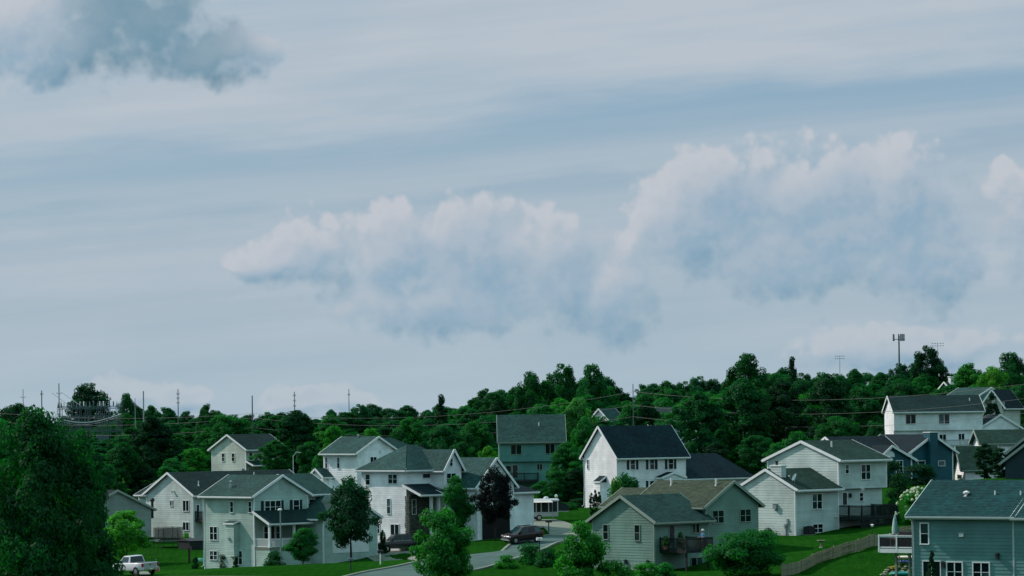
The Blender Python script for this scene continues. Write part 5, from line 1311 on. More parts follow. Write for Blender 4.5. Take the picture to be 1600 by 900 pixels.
def mailbox(px, py, label, col, postm, double=False, s_=1.0, head=(-1, -.3)):
    p = gnd(px, py); o = empty('mailbox', (p.x, p.y, p.z), math.atan2(head[1], head[0]), label, 'mailbox')
    MB().box(-.05, .05, -.05, .05, -.3, 1.05 * s_).build('post', postm, o)
    for k in ((-.2, .2) if double else (0,)):
        prof = [(-.11, 1.05), (.11, 1.05), (.11, 1.2), (.07, 1.28), (0, 1.31), (-.07, 1.28), (-.11, 1.2)]
        MB().loft([[(x, k + a, z * s_) for a, z in prof] for x in (-.3, .3)]).build('box', col, o, fix=True); MB().box(-.02, .02, k + .115, k + .135, 1.12 * s_, 1.3 * s_).build('flag', RED, o)
mailbox(594.5, 882, 'black mailbox on a white post by the concrete driveway', DMETAL, PVC, s_=1.1)
mailbox(548, 893, 'grey mailbox under the dense maple', mat('grey green metal', (.10, .16, .17), .5), DMETAL)
mailbox(857.5, 832, 'black double mailbox behind the maroon car', DMETAL, DMETAL, True, 1.1)
mailbox(843, 862, 'white-topped mailbox on a dark post beside the roadside shrubs', PVC, DMETAL, s_=1.1)
def text_mesh(txt, size):
    cu = bpy.data.curves.new('lettering', 'FONT'); cu.body = txt; cu.size = size; cu.align_x = 'CENTER'; cu.align_y = 'CENTER'; cu.extrude = .004
    ob = bpy.data.objects.new('lettering', cu); COL.objects.link(ob); bpy.context.view_layer.update()
    me = bpy.data.meshes.new_from_object(ob.evaluated_get(bpy.context.evaluated_depsgraph_get())); bpy.data.objects.remove(ob); return me
def stop_sign():
    t = at(243.8, 889, 383); zg = terr(t.x, 383); o = empty('stop_sign', (t.x, 383, zg), R(4), 'red stop sign with street name blades behind the white pickup', 'sign'); h = t.z - zg
    MB().box(-.035, .035, .01, .07, -.5, h + 1.1).build('post', METAL, o)
    oc = lambda r, y: [(r * math.cos(R(22.5 + 45 * k)), y, h + r * math.sin(R(22.5 + 45 * k))) for k in range(8)]
    MB().loft([oc(.42, -.005), oc(.42, -.02)]).build('white_border', PVC, o, fix=True); MB().loft([oc(.385, -.015), oc(.385, -.026)]).build('plate', mat('sign red', (.42, .015, .02), .45), o, fix=True)
    me = text_mesh('STOP', .34); me.materials.clear(); me.materials.append(PVC); q = bpy.data.objects.new('lettering', me); COL.objects.link(q); q.parent = o; q.location = (0, -.03, h); q.rotation_euler = (math.pi / 2, 0, 0); q.scale = (.78, 1, 1)
    TL = mat('street sign teal', (.01, .16, .17), .5)
    MB().box(-.36, .36, -.012, .012, h + .52, h + .72).build('name_blade', TL, o); MB().box(-.012, .012, -.36, .36, h + .78, h + .98).build('name_blade', TL, o)
stop_sign()

# ------------------------------------------------------------------ yards
def trampoline():
    p = gnd(263, 855); o = empty('trampoline', (p.x, p.y, p.z), 0, 'round netted trampoline on the lawn beside the long cream house', 'trampoline'); r = 1.75
    BLU = mat('blue pad', (.012, .03, .06), .5); ring = lambda r, z, n=28: [(r * math.cos(2 * math.pi * k / n), r * math.sin(2 * math.pi * k / n), z) for k in range(n + 1)]
    MB().lathe([(r - .25, .80), (r - .25, .815)], 0, 0, 28).build('mat', BLACK, o)
    pd = MB(); a, b = ring(r - .25, .83), ring(r + .05, .80)
    for k in range(28): pd.poly([a[k], b[k], b[k + 1], a[k + 1]])
    pd.build('safety_pad', BLU, o); MB().tube(ring(r, .78), .03, 5, False).build('frame_ring', METAL, o); MB().tube(ring(r - .1, 2.35), .025, 5, False).build('top_ring', DMETAL, o)
    for k in range(6):
        t = 2 * math.pi * k / 6 + .3; x, y = r * math.cos(t), r * math.sin(t); MB().tube([(x, y, -.1), (x, y, 2.4)], .04, 6).build('net_pole', DMETAL, o)
    NET = bpy.data.materials.new('net mesh'); NET.use_nodes = True; t_ = NT(NET.node_tree); bs = NET.node_tree.nodes['Principled BSDF']; bs.inputs['Base Color'].default_value = (.01, .02, .02, 1)
    tr = t_.n('ShaderNodeBsdfTransparent'); mx = t_.n('ShaderNodeMixShader'); mx.inputs[0].default_value = .62; NET.node_tree.links.new(tr.outputs[0], mx.inputs[1]); NET.node_tree.links.new(bs.outputs[0], mx.inputs[2]); NET.node_tree.links.new(mx.outputs[0], NET.node_tree.nodes['Material Output'].inputs[0])
    net = MB(); a, b = ring(r - .1, .85), ring(r - .1, 2.3)
    for k in range(28): net.poly([a[k], a[k + 1], b[k + 1], b[k]])
    net.build('net', NET, o)
trampoline()
p = gnd(241, 872); sw = empty('swing_frame', (p.x, p.y, p.z), R(60), 'slim metal swing frame left of the trampoline', 'swing')
for x in (-1.1, 1.1):
    for y in (-.55, .55): MB().tube([(x * 1.1, y, -.1), (x, 0, 2.1)], .025, 6).build('leg', DMETAL, sw)
MB().tube([(-1.2, 0, 2.1), (1.2, 0, 2.1)], .04, 6).build('crossbar', METAL, sw); MB().tube([(-.2, 0, 2.1), (-.2, 0, .5)], .01, 4).tube([(.2, 0, 2.1), (.2, 0, .5)], .01, 4).build('ropes', DMETAL, sw); MB().box(-.25, .25, -.1, .1, .47, .5).build('seat', BLACK, sw)
p = gnd(301, 857); tb = empty('covered_tub', (p.x, p.y, p.z), R(43), 'dark covered tub behind the tan house corner', 'tub')
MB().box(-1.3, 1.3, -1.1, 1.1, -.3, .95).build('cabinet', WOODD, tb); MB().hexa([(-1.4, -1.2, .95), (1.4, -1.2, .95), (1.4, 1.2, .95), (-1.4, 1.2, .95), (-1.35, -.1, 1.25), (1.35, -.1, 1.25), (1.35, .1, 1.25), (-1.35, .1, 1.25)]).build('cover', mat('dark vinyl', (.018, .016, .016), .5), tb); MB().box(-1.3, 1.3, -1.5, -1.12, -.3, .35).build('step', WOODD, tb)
p = gnd(295.8, 880); po = empty('wooden_post', (p.x, p.y, p.z), 0, 'dark wooden post on the lawn left of the tan house', 'post')
MB().box(-.11, .11, -.11, .11, -.4, 1.7).build('shaft', mat('brown post wood', (.03, .018, .014), .85, .2), po); MB().box(-.14, .14, -.14, .14, 1.7, 1.76).build('cap', DMETAL, po)
p = gnd(313, 878); sb = empty('sandbox', (p.x, p.y, p.z), R(20), 'small green plastic sandbox at the tan house corner', 'sandbox'); GRN = mat('green plastic', (.06, .30, .20), .45)
MB().loft([[(math.cos(t) * r_ * .55, math.sin(t) * r_ * .45, z) for t in np.linspace(0, 6.283, 12, endpoint=False)] for r_, z in ((1, 0), (1.05, .15), (.85, .3), (.45, .42), (.1, .46))]).build('lid', GRN, sb, True); MB().lathe([(.62, 0), (.62, .12)], 0, 0, 14).build('basin', GRN, sb)
def bicycle():
    p = gnd(388, 881); o = empty('bicycle', (p.x, p.y, p.z + .02), R(-40), 'small bicycle leaning at the tan house wall', 'bicycle')
    for x in (-.45, .45): MB().tube([(x + .28 * math.cos(t), 0, .3 + .28 * math.sin(t)) for t in np.linspace(0, 6.283, 17)], .022, 5, False).build('wheel', RUBBER, o)
    MB().tube([(-.45, 0, .3), (-.1, 0, .3), (.3, 0, .7), (-.2, 0, .68), (-.45, 0, .3)], .02, 5).tube([(-.1, 0, .3), (-.22, 0, .75)], .02, 5).tube([(.45, 0, .3), (.28, 0, .85)], .02, 5).build('frame', METAL, o); MB().box(-.34, -.12, -.05, .05, .75, .79).build('saddle', BLACK, o); MB().tube([(.26, -.25, .88), (.28, 0, .85), (.26, .25, .88)], .018, 5).build('handlebar', DMETAL, o)
bicycle()
p = gnd(397.5, 882); tu = empty('storage_tub', (p.x, p.y, p.z), R(47), 'blue plastic tub beside the bicycle', 'tub'); BT = mat('blue plastic', (.03, .10, .16), .45)
MB().loft([[(-.3, -.22, 0), (.3, -.22, 0), (.3, .22, 0), (-.3, .22, 0)], [(-.36, -.27, .42), (.36, -.27, .42), (.36, .27, .42), (-.36, .27, .42)]]).build('bin', BT, tu); MB().box(-.39, .39, -.3, .3, .42, .48).build('lid', BT, tu)
def bin_(px, py, col, label):
    p = gnd(px, py); o = empty('wheeled_bin', (p.x, p.y, p.z + .08), R(20), label, 'bin')
    MB().loft([[(-.22, -.25, 0), (.22, -.25, 0), (.22, .25, 0), (-.22, .25, 0)], [(-.29, -.33, 1.0), (.29, -.33, 1.0), (.29, .33, 1.0), (-.29, .33, 1.0)]]).build('bin', col, o); MB().hexa([(-.32, -.36, 1.0), (.32, -.36, 1.0), (.32, .36, 1.0), (-.32, .36, 1.0), (-.28, -.2, 1.1), (.28, -.2, 1.1), (.28, .34, 1.12), (-.28, .34, 1.12)]).build('lid', col, o)
    for y in (-.2, .2): MB().tube([(-.25, y - .03, .1), (-.25, y + .03, .1)], .1, 10).build('wheel', RUBBER, o)
bin_(566, 859.5, mat('teal bin plastic', (.05, .20, .24), .5), 'teal wheeled bin left of the silver car'); bin_(572, 860, mat('pale bin plastic', (.45, .50, .52), .5), 'pale grey wheeled bin next to the teal one')
# boulder pile at the corner of the hipped house
p0 = gnd(632, 842); bp = empty('boulder_wall', (p0.x, p0.y, p0.z), 0, 'pile of tan boulders at the corner of the hipped house', 'rock pile'); rb = random.Random(11)
def rock_mesh(seed):
    r_ = random.Random(seed); bm = bmesh.new(); bmesh.ops.create_icosphere(bm, subdivisions=2, radius=.5)
    for v in bm.verts: v.co *= 1 + r_.uniform(-.16, .16); v.co.z *= .75
    me = bpy.data.meshes.new('boulder'); bm.to_mesh(me); bm.free(); me.materials.append(BOUL); return me
BOUL = mat('tan boulder', (.21, .22, .16), .9, .3, 2, .5, 6, objvar=.35); RK = [rock_mesh(k) for k in range(4)]
for row in range(4):
    for k in range(7 - row):
        q = at(619 + k * 6.0 + row * 2.5, 846 - row * 5, 409 + row * .7)
        o = inst('boulder', RK[rb.randrange(4)], bp, (q.x - p0.x, q.y - p0.y, max(.2, q.z - p0.z)), rb.uniform(0, 6), (rb.uniform(.9, 1.4), rb.uniform(.8, 1.2), rb.uniform(.8, 1.2)))
# things at the cream split-level house
p = H10.o; 
def hx(H, x, y): c_, s_ = math.cos(H.th), math.sin(H.th); return Vector((H.o.x + c_ * x - s_ * y, H.o.y + s_ * x + c_ * y, 0))
def cond(H, x, y, label):
    q = hx(H, x, y); o = empty('air_conditioner', (q.x, q.y, terr(q.x, q.y)), H.th, label, 'air conditioner')
    MB().box(-.45, .45, -.45, .45, -.2, .06).build('pad', CONC, o); MB().box(-.40, .40, -.40, .40, .06, .82).build('casing', DMETAL, o)
    sl = MB()
    for k in range(9): sl.box(-.42, .42, -.42, .42, .10 + k * .08, .13 + k * .08)
    sl.build('louvre', DMETAL, o); MB().lathe([(.3, .82), (.3, .86), (.06, .9)], 0, 0, 14).build('fan_guard', BLACK, o)
cond(H10, H10.F(-.7, 1264, 830)[0], -.75, 'black air conditioner at the foot of the cream split-level wall')
y_ = H10.L(-.5, 1200, 830)[0]; q = hx(H10, -.5, y_); hr = empty('hose_reel', (q.x, q.y, terr(q.x, q.y)), H10.th, 'hose reel against the sunlit cream gable wall', 'hose reel')
MB().tube([(.2 * math.cos(t), -.15, .55 + .2 * math.sin(t)) for t in np.linspace(0, 12.5, 26)], .05, 5).tube([(.2 * math.cos(t), .1, .55 + .2 * math.sin(t)) for t in np.linspace(0, 12.5, 26)], .05, 5).build('hose', mat('dark green hose', (.02, .05, .04), .5), hr); MB().box(-.3, -.26, -.3, .3, -.1, .6).box(.26, .3, -.3, .3, -.1, .6).tube([(-.3, 0, .55), (.3, 0, .55)], .03, 6).build('stand', DMETAL, hr)
p = gnd(1283, 856); bb = empty('bird_bath', (p.x, p.y, p.z), 0, 'small stone bird bath on the lawn above the picket fence', 'bird bath')
MB().lathe([(.2, -.1), (.2, .05), (.09, .12), (.08, .5), (.14, .58)], 0, 0, 12).build('pedestal', BOUL, bb); MB().lathe([(.14, .56), (.38, .66), (.40, .72), (.34, .71), (.05, .64)], 0, 0, 14).build('basin', BOUL, bb)
p = gnd(1363, 838); gl = empty('garden_lamp', (p.x, p.y, p.z), 0, 'small garden lamp left of the white deck', 'lamp')
MB().lathe([(.03, -.2), (.03, .9)], 0, 0, 8).build('stake', DMETAL, gl); MB().lathe([(.07, .9), (.12, 1.05), (.2, 1.08), (.03, 1.18)], 0, 0, 10).build('shade', PVC, gl)
# picket fence
FP = [gnd(*q) for q in ((1222, 900), (1270, 884.5), (1318, 867), (1360, 854), (1400, 844.5), (1440, 838))]
fence = empty('picket_fence', FP[0], 0, 'weathered wooden picket fence crossing the lawn to the white deck', 'fence'); fp = smoothpath(FP, .5)
arc = [0.0]
for a, b in zip(fp[:-1], fp[1:]): arc.append(arc[-1] + (b - a).length)
def fat(s_):
    for k in range(1, len(arc)):
        if arc[k] >= s_: t = (s_ - arc[k - 1]) / (arc[k] - arc[k - 1] + 1e-9); q = fp[k - 1].lerp(fp[k], t); d = (fp[k] - fp[k - 1]).normalized(); return q, math.atan2(d.y, d.x)
    return fp[-1], 0
FH = 1.02; sp_ = max(.15, arc[-1] / 290); pw = sp_ * .92
pk_m = MB().loft([[(-pw / 2, -.012, 0), (pw / 2, -.012, 0), (pw / 2, .012, 0), (-pw / 2, .012, 0)], [(-pw / 2, -.012, FH - .05), (pw / 2, -.012, FH - .05), (pw / 2, .012, FH - .05), (-pw / 2, .012, FH - .05)], [(-pw / 4, -.012, FH), (pw / 4, -.012, FH), (pw / 4, .012, FH), (-pw / 4, .012, FH)]]).mesh('picket', WOODF)
po_m = MB().box(-.06, .06, -.06, .06, -.4, FH + .08).mesh('fence_post', WOODF); s_ = 0.0; rf = random.Random(4)
while s_ < arc[-1]:
    q, a = fat(s_); inst('picket', pk_m, fence, (q.x - FP[0].x, q.y - FP[0].y, terr(q.x, q.y) - FP[0].z + rf.uniform(-.015, .015)), a + math.pi * rf.randrange(2)); s_ += sp_
s_ = 0.0
while s_ < arc[-1]:
    q, a = fat(s_); q2, _ = fat(min(arc[-1], s_ + 2.4)); inst('fence_post', po_m, fence, (q.x - FP[0].x, q.y - FP[0].y, terr(q.x, q.y) - FP[0].z), a)
    for h in (.25, .80):
        A = Vector((q.x - FP[0].x, q.y - FP[0].y, terr(q.x, q.y) - FP[0].z + h)); B = Vector((q2.x - FP[0].x, q2.y - FP[0].y, terr(q2.x, q2.y) - FP[0].z + h)); sd = Vector((-math.sin(a), math.cos(a), 0)) * .04
        if (B - A).length > .2: MB().beam(A + sd, B + sd, .04, .09).build('fence_rail', WOODF, fence)
    s_ += 2.4
# on the white deck
xa, zd = H15.dk
def ondeck(H, x, y, z): q = hx(H, x, y); return (q.x, q.y, H.zg + z)
def px_on(H, y, px, py): return H.F(y, px, py)[0]
xu = px_on(H15, 1.8, 1398.5, 838); um = empty('parasol', ondeck(H15, xu, 1.8, zd), 0, 'closed teal and white parasol on the white deck', 'parasol')
MB().lathe([(.25, 0), (.25, .06), (.04, .1)], 0, 0, 12).build('base', DMETAL, um); MB().lathe([(.025, .05), (.025, 2.45)], 0, 0, 8).build('pole', PVC, um)
prof = [(.05, .95), (.19, 1.0), (.21, 1.3), (.17, 1.7), (.10, 2.15), (.03, 2.42)]; uc = [MB(), MB()]
for k in range(12):
    for (r0, z0), (r1, z1) in zip(prof[:-1], prof[1:]):
        a0, a1 = 2 * math.pi * k / 12, 2 * math.pi * (k + 1) / 12; e = lambda a, q: .80 if (q % 2) else 1.1
        f0, f1 = e(a0, k), e(a1, k + 1); uc[int(z0 * 3 + k) % 2].poly([(r0 * f0 * math.cos(a0), r0 * f0 * math.sin(a0), z0), (r0 * f1 * math.cos(a1), r0 * f1 * math.sin(a1), z0), (r1 * f1 * math.cos(a1), r1 * f1 * math.sin(a1), z1), (r1 * f0 * math.cos(a0), r1 * f0 * math.sin(a0), z1)])
uc[0].build('canopy', mat('teal canvas', (.04, .22, .22), .8), um); uc[1].build('canopy', mat('white canvas', (.52, .58, .56), .8), um)
xt = px_on(H15, 1.7, 1397, 850); tb = empty('patio_table', ondeck(H15, xt, 1.8, zd), H15.th, 'brown wooden table on the white deck', 'table')
MB().box(-.45, .45, -.45, .45, .62, .67).build('table_top', mat('table wood', (.28, .14, .075), .6, .2), tb)
for x in (-.38, .38):
    for y in (-.38, .38): MB().box(x - .03, x + .03, y - .03, y + .03, 0, .62).build('leg', WOODD, tb)
xg = px_on(H15, 1.2, 1417, 848); gr = empty('barbecue', ondeck(H15, xg, 1.2, zd), H15.th, 'black covered barbecue on the white deck', 'barbecue')
MB().loft([[(-.7, -.35, 0), (.7, -.35, 0), (.7, .35, 0), (-.7, .35, 0)], [(-.7, -.35, .85), (.7, -.35, .85), (.7, .35, .85), (-.7, .35, .85)], [(-.4, -.3, 1.2), (.4, -.3, 1.2), (.4, .3, 1.2), (-.4, .3, 1.2)]]).build('cover', mat('black cover', (.008, .009, .011), .6), gr); MB().tube([(-.5, -.36, .9), (.5, -.36, .9)], .02, 5).build('handle', METAL, gr)
# under the deck: kayak, boards, rocks, toys
def kayak(px, py, Y, col, label, L, tilt):
    p = at(px, py, Y); o = empty('kayak', p, R(tilt), label, 'kayak')
    MB().loft([[(x, w * math.cos(t), .16 + h * math.sin(t)) for t in np.linspace(0, 6.283, 10, endpoint=False)] for x, w, h in ((-L / 2, .03, .02), (-L / 3, .22, .12), (0, .32, .16), (L / 3, .22, .13), (L / 2, .03, .03))]).build('hull', col, o, True); MB().lathe([(.22, .31), (.22, .34)], 0, 0, 12).build('cockpit', BLACK, o)
    rk = MB().box(-.06, .06, -.5, .5, -.1, 0)
    return o
zk = lambda px, py, Y: at(px, py, Y)
rack = empty('kayak_rack', (0, 0, 0), 0, 'low timber rack under the white deck', 'rack'); pr = gnd(1421, 886); rack.location = pr; rack.rotation_euler = (0, 0, H15.th)
for x in (-.8, .8):
    MB().box(x - .05, x + .05, -.4, .4, .25, .33).build('crossbar', WOODF, rack); MB().box(x - .05, x + .05, -.4, -.3, -.5, .95).build('upright', WOODF, rack); MB().box(x - .05, x + .05, -.4, .4, .62, .70).build('crossbar', WOODF, rack)
for k, (z, col, lb) in enumerate(((.33, mat('blue kayak', (.01, .06, .22), .35), 'blue kayak on the rack under the white deck'), (.72, mat('cream kayak', (.55, .54, .45), .4), 'cream kayak on the top of the rack under the white deck'))):
    o = kayak(1421, 880, pr.y, col, lb, 2.6, math.degrees(H15.th)); o.location = pr + Vector((0, 0, z - .02))
rk = empty('rock_border', gnd(1400, 897), 0, 'border of flat rocks and soil below the white deck', 'rock pile'); rl = rk.location.copy()
for k in range(16):
    q = gnd(1380 + k * 3.2, 899 - (k % 4) * 3.4 - k * .25); inst('rock', RK[k % 4], rk, Vector((q.x, q.y, q.z + .05)) - rl, k * 1.3, (.55, .4, .3))
p = gnd(1397, 893); ty = empty('toy_truck', (p.x, p.y, p.z + .1), R(30), 'small yellow toy truck among the rocks', 'toy'); YEL = mat('yellow plastic', (.45, .32, .03), .45)
MB().hexa([(-.28, -.16, .14), (.06, -.16, .14), (.06, .16, .14), (-.28, .16, .14), (-.34, -.2, .36), (.10, -.2, .36), (.10, .2, .36), (-.34, .2, .36)]).build('tipper', YEL, ty); MB().box(.1, .32, -.15, .15, .14, .42).build('cab', YEL, ty)
for x in (-.2, .2):
    for y in (-.17, .17): MB().tube([(x, y - .03, .1), (x, y + .03, .1)], .1, 10).build('wheel', RUBBER, ty)
p = gnd(1405, 899.5); wp = empty('paddling_pool', (p.x, p.y, p.z + .02), 0, 'teal paddling pool at the bottom edge below the deck', 'pool'); TEAL = mat('teal plastic', (.01, .24, .22), .4)
MB().tube([(.6 * math.cos(t), .6 * math.sin(t), .15) for t in np.linspace(0, 6.283, 21)], .12, 8, False).build('rim', TEAL, wp); MB().lathe([(.55, 0), (.55, .05)], 0, 0, 20).build('floor', TEAL, wp)

# ------------------------------------------------------------------ person on the sage deck
def person():
    dx0, dx1, dy = H9.dd; x = px_on(H9, dy + .55, 1098.5, 835); q = hx(H9, x, dy + .55)
    face = Vector((-.75, -.6)).normalized()
    o = empty('person', (q.x, q.y, H9.zg + H9.zd), math.atan2(face.y, face.x) - math.pi / 2, 'person in a blue shirt and white hat standing at the deck rail', 'person')
    V = []; E = []; Rr = []
    def add(p, r_, par=None):
        V.append(p); Rr.append(r_); 
        if par is not None: E.append((par, len(V) - 1))
        return len(V) - 1
    pel = add((0, 0, .96), .155); ab = add((0, .01, 1.12), .145, pel); ch = add((0, .02, 1.32), .165, ab); nk = add((0, .02, 1.47), .065, ch); hd0 = add((0, .04, 1.56), .075, nk); hd = add((0, .045, 1.66), .098, hd0); add((0, .03, 1.74), .07, hd)
    for s_ in (-1, 1):
        hp = add((s_ * .10, 0, .90), .095, pel); kn = add((s_ * .11, .02, .50), .06, hp); an = add((s_ * .115, -.02, .09), .042, kn); add((s_ * .13, .15, .035), .035, an)
        sh = add((s_ * .19, .01, 1.40), .068, ch); el_ = add((s_ * .27, .06, 1.14), .045, sh); wr_ = add((s_ * .22, .30, 1.06), .030, el_); pa = add((s_ * .21, .37, 1.06), .034, wr_)
        for k, (dx, ln) in enumerate(((-.03, .075), (-.01, .09), (.01, .085), (.03, .07))):
            f1 = add((s_ * .21 + dx, .42, 1.062), .010, pa); add((s_ * .21 + dx, .42 + ln * .6, 1.035), .009, f1)
        th_ = add((s_ * .21 - s_ * .045, .36, 1.05), .012, wr_); add((s_ * .21 - s_ * .06, .41, 1.035), .010, th_)
    me = bpy.data.meshes.new('body'); me.from_pydata(V, E, []); bm = bmesh.new(); bm.from_mesh(me); sk = bm.verts.layers.skin.verify(); bm.verts.ensure_lookup_table()
    for i, v in enumerate(bm.verts): v[sk].radius = (Rr[i], Rr[i] * (.8 if i in (0, 1, 2) else 1)); v[sk].use_root = (i == 0)
    bm.to_mesh(me); bm.free(); ob = bpy.data.objects.new('body', me); COL.objects.link(ob); ob.modifiers.new('s', 'SKIN'); sb_ = ob.modifiers.new('d', 'SUBSURF'); sb_.levels = 2; sb_.render_levels = 2
    bpy.context.view_layer.update(); m2 = bpy.data.meshes.new_from_object(ob.evaluated_get(bpy.context.evaluated_depsgraph_get())); bpy.data.objects.remove(ob)
    m2.materials.clear()
    for mm in (mat('skin', (.42, .24, .17), .6), mat('blue shirt', (.05, .19, .36), .8, .1), mat('grey trousers', (.08, .085, .10), .85)): m2.materials.append(mm)
    for pl in m2.polygons:
        z, y, x_ = pl.center.z, pl.center.y, abs(pl.center.x); pl.use_smooth = True
        pl.material_index = 2 if (z < 1.0 and y < .2) else (0 if (z > 1.465 or y > .16) else 1)
    b = bpy.data.objects.new('body', m2); COL.objects.link(b); b.parent = o
    MB().lathe([(.19, 1.705), (.19, 1.72), (.105, 1.73), (.10, 1.80), (.06, 1.84)], 0, .03, 14).build('hat', mat('white cloth', (.70, .72, .70), .8), o)
    MB().box(-.045, -.02, .125, .14, 1.655, 1.67).box(.02, .045, .125, .14, 1.655, 1.67).build('eyes', BLACK, o); MB().hexa([(-.015, .12, 1.61), (.015, .12, 1.61), (.015, .16, 1.61), (-.015, .16, 1.61), (-.008, .12, 1.66), (.008, .12, 1.66), (.008, .135, 1.66), (-.008, .135, 1.66)]).build('nose', MATS['skin'], o)
person()
# deck pots and chair on the sage deck
for px, sc, lb in ((1040, 1.0, 'potted plant at the left end of the sage deck'), (1063, 1.3, 'taller potted plant in the middle of the sage deck')):
    x = px_on(H9, -1.0, px, 845); q = hx(H9, x, -1.0); o = empty('potted_plant', (q.x, q.y, H9.zg + H9.zd), 0, lb, 'plant')
    MB().lathe([(.16, 0), (.22, .38), (.24, .40), (.2, .36)], 0, 0, 12).build('pot', mat('clay pot', (.16, .07, .045), .8), o); cm = inst('foliage', PROTO['s0'][0], o, (0, 0, .35), 0, (.38, .38, .55 * sc)); cm.color = (.03, .11, .03, 1)

# ------------------------------------------------------------------ utilities
GREYP = mat('weathered pole', (.075, .095, .10), .85, .2, 1); STEELT = mat('galvanised steel teal', (.075, .12, .13), .55, .15, metal=.3)
WIRE = mat('wire', (.09, .11, .11), .6)
def pole(px, top, Y, label, r_=.15, arms=(), m=GREYP, name='utility_pole'):
    t = at(px, top, Y); zg = terr(t.x, Y); h = t.z - zg; o = empty(name, (t.x, Y, zg), R(10), label, 'utility pole')
    MB().lathe([(r_ * .9, -1), (r_ * .85, 0), (r_ * .5, h)], 0, 0, 8).build('shaft', m, o)
    for d, w in arms:
        w *= .6; MB().box(-w, w, -.04, .04, h - d, h - d + .08).build('crossarm', m, o)
        for s_ in (-1, 1): MB().lathe([(.04, h - d + .12), (.09, h - d + .2), (.05, h - d + .26), (.09, h - d + .32), (.03, h - d + .4)], s_ * w * .9, 0, 6).build('insulator', STEELT, o)
    return o, Vector((t.x, Y, zg)), h
pole(36, 608, 900, 'thin utility pole at the far left edge', .14, ((2.2, .9),)); pole(65, 610, 760, 'dark utility pole left of the substation', .2, ((1, .5),)); pole(92, 599, 800, 'tall pole beside the substation', .2, ((2.4, .9),))
pole(224, 611, 720, 'silver pole right of the substation', .24, (), METAL); pole(278, 608, 780, 'utility pole with short arms left of the small cream house', .17, ((1.2, .5), (2.2, .5), (3.2, .5)))
_, pA, hA = pole(394, 618, 600, 'dark pole above the small cream house', .18); pole(460, 612, 800, 'utility pole with arms right of the dark pole', .16, ((1, .5), (2.2, .5), (3.4, .5))); pole(545, 608, 850, 'thin pole on the skyline left of centre', .15, ((1.5, .4),)); pole(211, 622, 740, 'short silver mast between the substation and the silver pole', .12, (), METAL)
_, pB, hB = pole(989, 600, 560, 'teal grey pole behind the navy roof', .13, (), STEELT)
def wire(a, b, sag, label, r_=.02, grp='power lines over the trees'):
    pts = [a.lerp(b, k / 24) - Vector((0, 0, sag * 4 * (k / 24) * (1 - k / 24))) for k in range(25)]
    o = MB().tube([q - a for q in pts], r_, 4, False).build('power_line', WIRE); o.location = a; tag(o, label, 'power line', grp)
nm = ('topmost', 'middle', 'lowest')
for k, (ya, yb, yc) in enumerate(((646, 612, 590), (653, 633, 613), (668, 651, 637))):
    a = at(394, ya, 600); b = at(989, yb, 560); c_ = at(1720, yc - 8, 470); d = at(-60, (640, 655, 672)[k], 640)
    wire(a, b, 2.2, nm[k] + ' power line left of the pole behind the navy roof'); wire(b, c_, 2.4, nm[k] + ' power line right of the pole behind the navy roof'); wire(d, a, 1.2, nm[k] + ' power line at the far left')
# substation
def substation():
    Y = 690; p = at(140, 668, Y); zg = terr(p.x, Y); o = empty('substation', (p.x, Y, zg), R(12), 'steel lattice substation with insulators left of the silver pole', 'substation')
    z1 = at(140, 660, Y).z - zg; z2 = at(140, 637, Y).z - zg; k = Y / FPX; rs = random.Random(2)
    fr = lambda x0, x1, y, z: MB().beam((x0, y, z + .25), (x1, y, z + .25), .07, .07).beam((x0, y, z - .25), (x1, y, z - .25), .07, .07)
    X = [-46 * k, -30 * k, -17 * k, -2 * k, 16 * k, 28 * k, 46 * k]
    for r_, y in enumerate((-4, 4)):
        for x in X:
            c_ = MB()
            for dx in (-.22, .22):
                for dy in (-.22, .22): c_.beam((x + dx, y + dy, -1), (x + dx * .8, y + dy * .8, z2), .05, .05)
            z = 0; s_ = 1
            while z < z2 - .8: c_.beam((x - .22 * s_, y - .22, z), (x + .22 * s_, y - .22, z + .8), .05, .05); z += .8; s_ = -s_
            c_.build('lattice_column', STEELT, o)
            MB().lathe([(.22, z2), (.16, z2 + .3), (.05, z2 + .9), (.01, z2 + 1.3)], x, y, 6).build('lightning_spike', STEELT, o)
        for zz in (z2, z2 - 1.8, z1, z1 - 1.6):
            g = fr(X[0], X[-1], y, zz); n = 60
            for j in range(n): a = X[0] + (X[-1] - X[0]) * j / n; b = X[0] + (X[-1] - X[0]) * (j + 1) / n; g.beam((a, y, zz - .25 if j % 2 else zz + .25), (b, y, zz + .25 if j % 2 else zz - .25), .05, .05)
            g.build('lattice_beam', STEELT, o)
        for j in range(12):
            x = X[0] + (X[-1] - X[0]) * (j + .5) / 12; zz = (z2, z1)[j % 2] + .25; MB().lathe([(.07, zz), (.16, zz + .25), (.08, zz + .3), (.16, zz + .55), (.08, zz + .6), (.14, zz + .8), (.03, zz + 1.0)], x, y, 8).build('insulator', PVC if j % 4 == 0 else STEELT, o)
    for j in range(4):
        y = -4.5 + j * .6; MB().tube([(X[0] - 3 + (X[-1] - X[0] + 3) * t, y, z1 + 1.6 - j * .4 - 1.6 * math.sin(math.pi * t)) for t in np.linspace(0, 1, 14)], .07, 5).build('busbar', PVC if j < 2 else STEELT, o)
    for j, x in enumerate((X[1], X[4])): MB().box(x - 1.2, x + 1.2, -6, -4.6, -1, z1 - 2.4).build('transformer', STEELT, o)
    for j in range(2): MB().tube([(X[0] - 1.5 + j * 2, 0, z2 + 3.0), (X[1] + j * 2.2, 0, z2 + .3)], .05, 4).build('guy_cable', PVC, o)
substation()
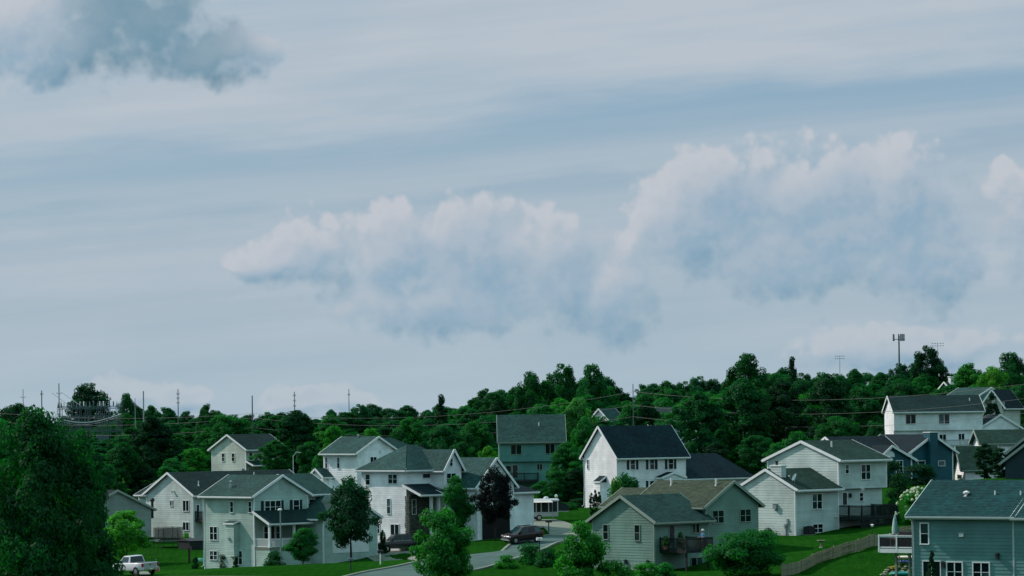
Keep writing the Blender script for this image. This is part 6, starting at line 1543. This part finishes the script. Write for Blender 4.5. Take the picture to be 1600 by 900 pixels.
def cell_tower():
    Y = 900; t = at(1404.5, 524, Y); zg = terr(t.x, Y); h = t.z - zg; o = empty('antenna_tower', (t.x, Y, zg), R(15), 'antenna tower with panel arrays left of the round tree', 'tower'); TW = mat('tower steel', (.06, .10, .11), .6)
    MB().lathe([(.4, -1), (.34, 0), (.17, h)], 0, 0, 10).build('mast', TW, o); MB().beam((-1.6, 0, h - 1), (1.6, 0, h - 1), .16, .16).beam((.8, -1.4, h - 1), (-.8, 1.4, h - 1), .14, .14).beam((-.8, -1.4, h - 1), (.8, 1.4, h - 1), .14, .14).build('platform', TW, o)
    pm = MB().box(-.13, .13, -.08, .08, -.9, .9).mesh('antenna_panel', mat('antenna grey', (.16, .21, .23), .6))
    for k in range(3):
        for j in (-1, 0, 1):
            a = 2 * math.pi * k / 3 + j * .32 + .4; inst('antenna_panel', pm, o, (1.5 * math.cos(a), 1.5 * math.sin(a), h - .55), a + math.pi / 2)
cell_tower()
def stadium(px, top, Y, label, w=1.6):
    t = at(px, top, Y); zg = terr(t.x, Y); h = t.z - zg; o = empty('floodlight_mast', (t.x, Y, zg), 0, label, 'floodlight mast')
    MB().lathe([(.2, -1), (.06, h)], 0, 0, 8).build('mast', METAL, o); MB().beam((-w, 0, h - .1), (w, 0, h - .1), .05, .05).beam((-w, 0, h - .8), (w, 0, h - .8), .05, .05).build('crossbar', METAL, o)
    lm = MB().tube([(0, -.25, 0), (0, 0, .05), (0, .12, .05)], [.17, .11, .06], 8).mesh('lamp', LAMPG)
    for r_ in (0, 1):
        for k in range(5): inst('lamp', lm, o, (-w + w * 2 * k / 4, -.05, h - .1 - .7 * r_))
stadium(1312, 556, 1000, 'far floodlight mast on the skyline left of the antenna tower', 1.2); stadium(1465, 536, 1000, 'floodlight mast on the skyline behind the big round tree', 1.5)
p = gnd(869.5, 800); sd = empty('lantern_post', (p.x, p.y, p.z), 0, 'dark post with glass globe behind the camper', 'lamp')
MB().lathe([(.05, -.3), (.05, 1.7)], 0, 0, 8).build('post', DMETAL, sd); MB().lathe([(.08, 1.7), (.2, 1.85), (.2, 2.05), (.05, 2.2)], 0, 0, 10).build('globe', LAMPG, sd)
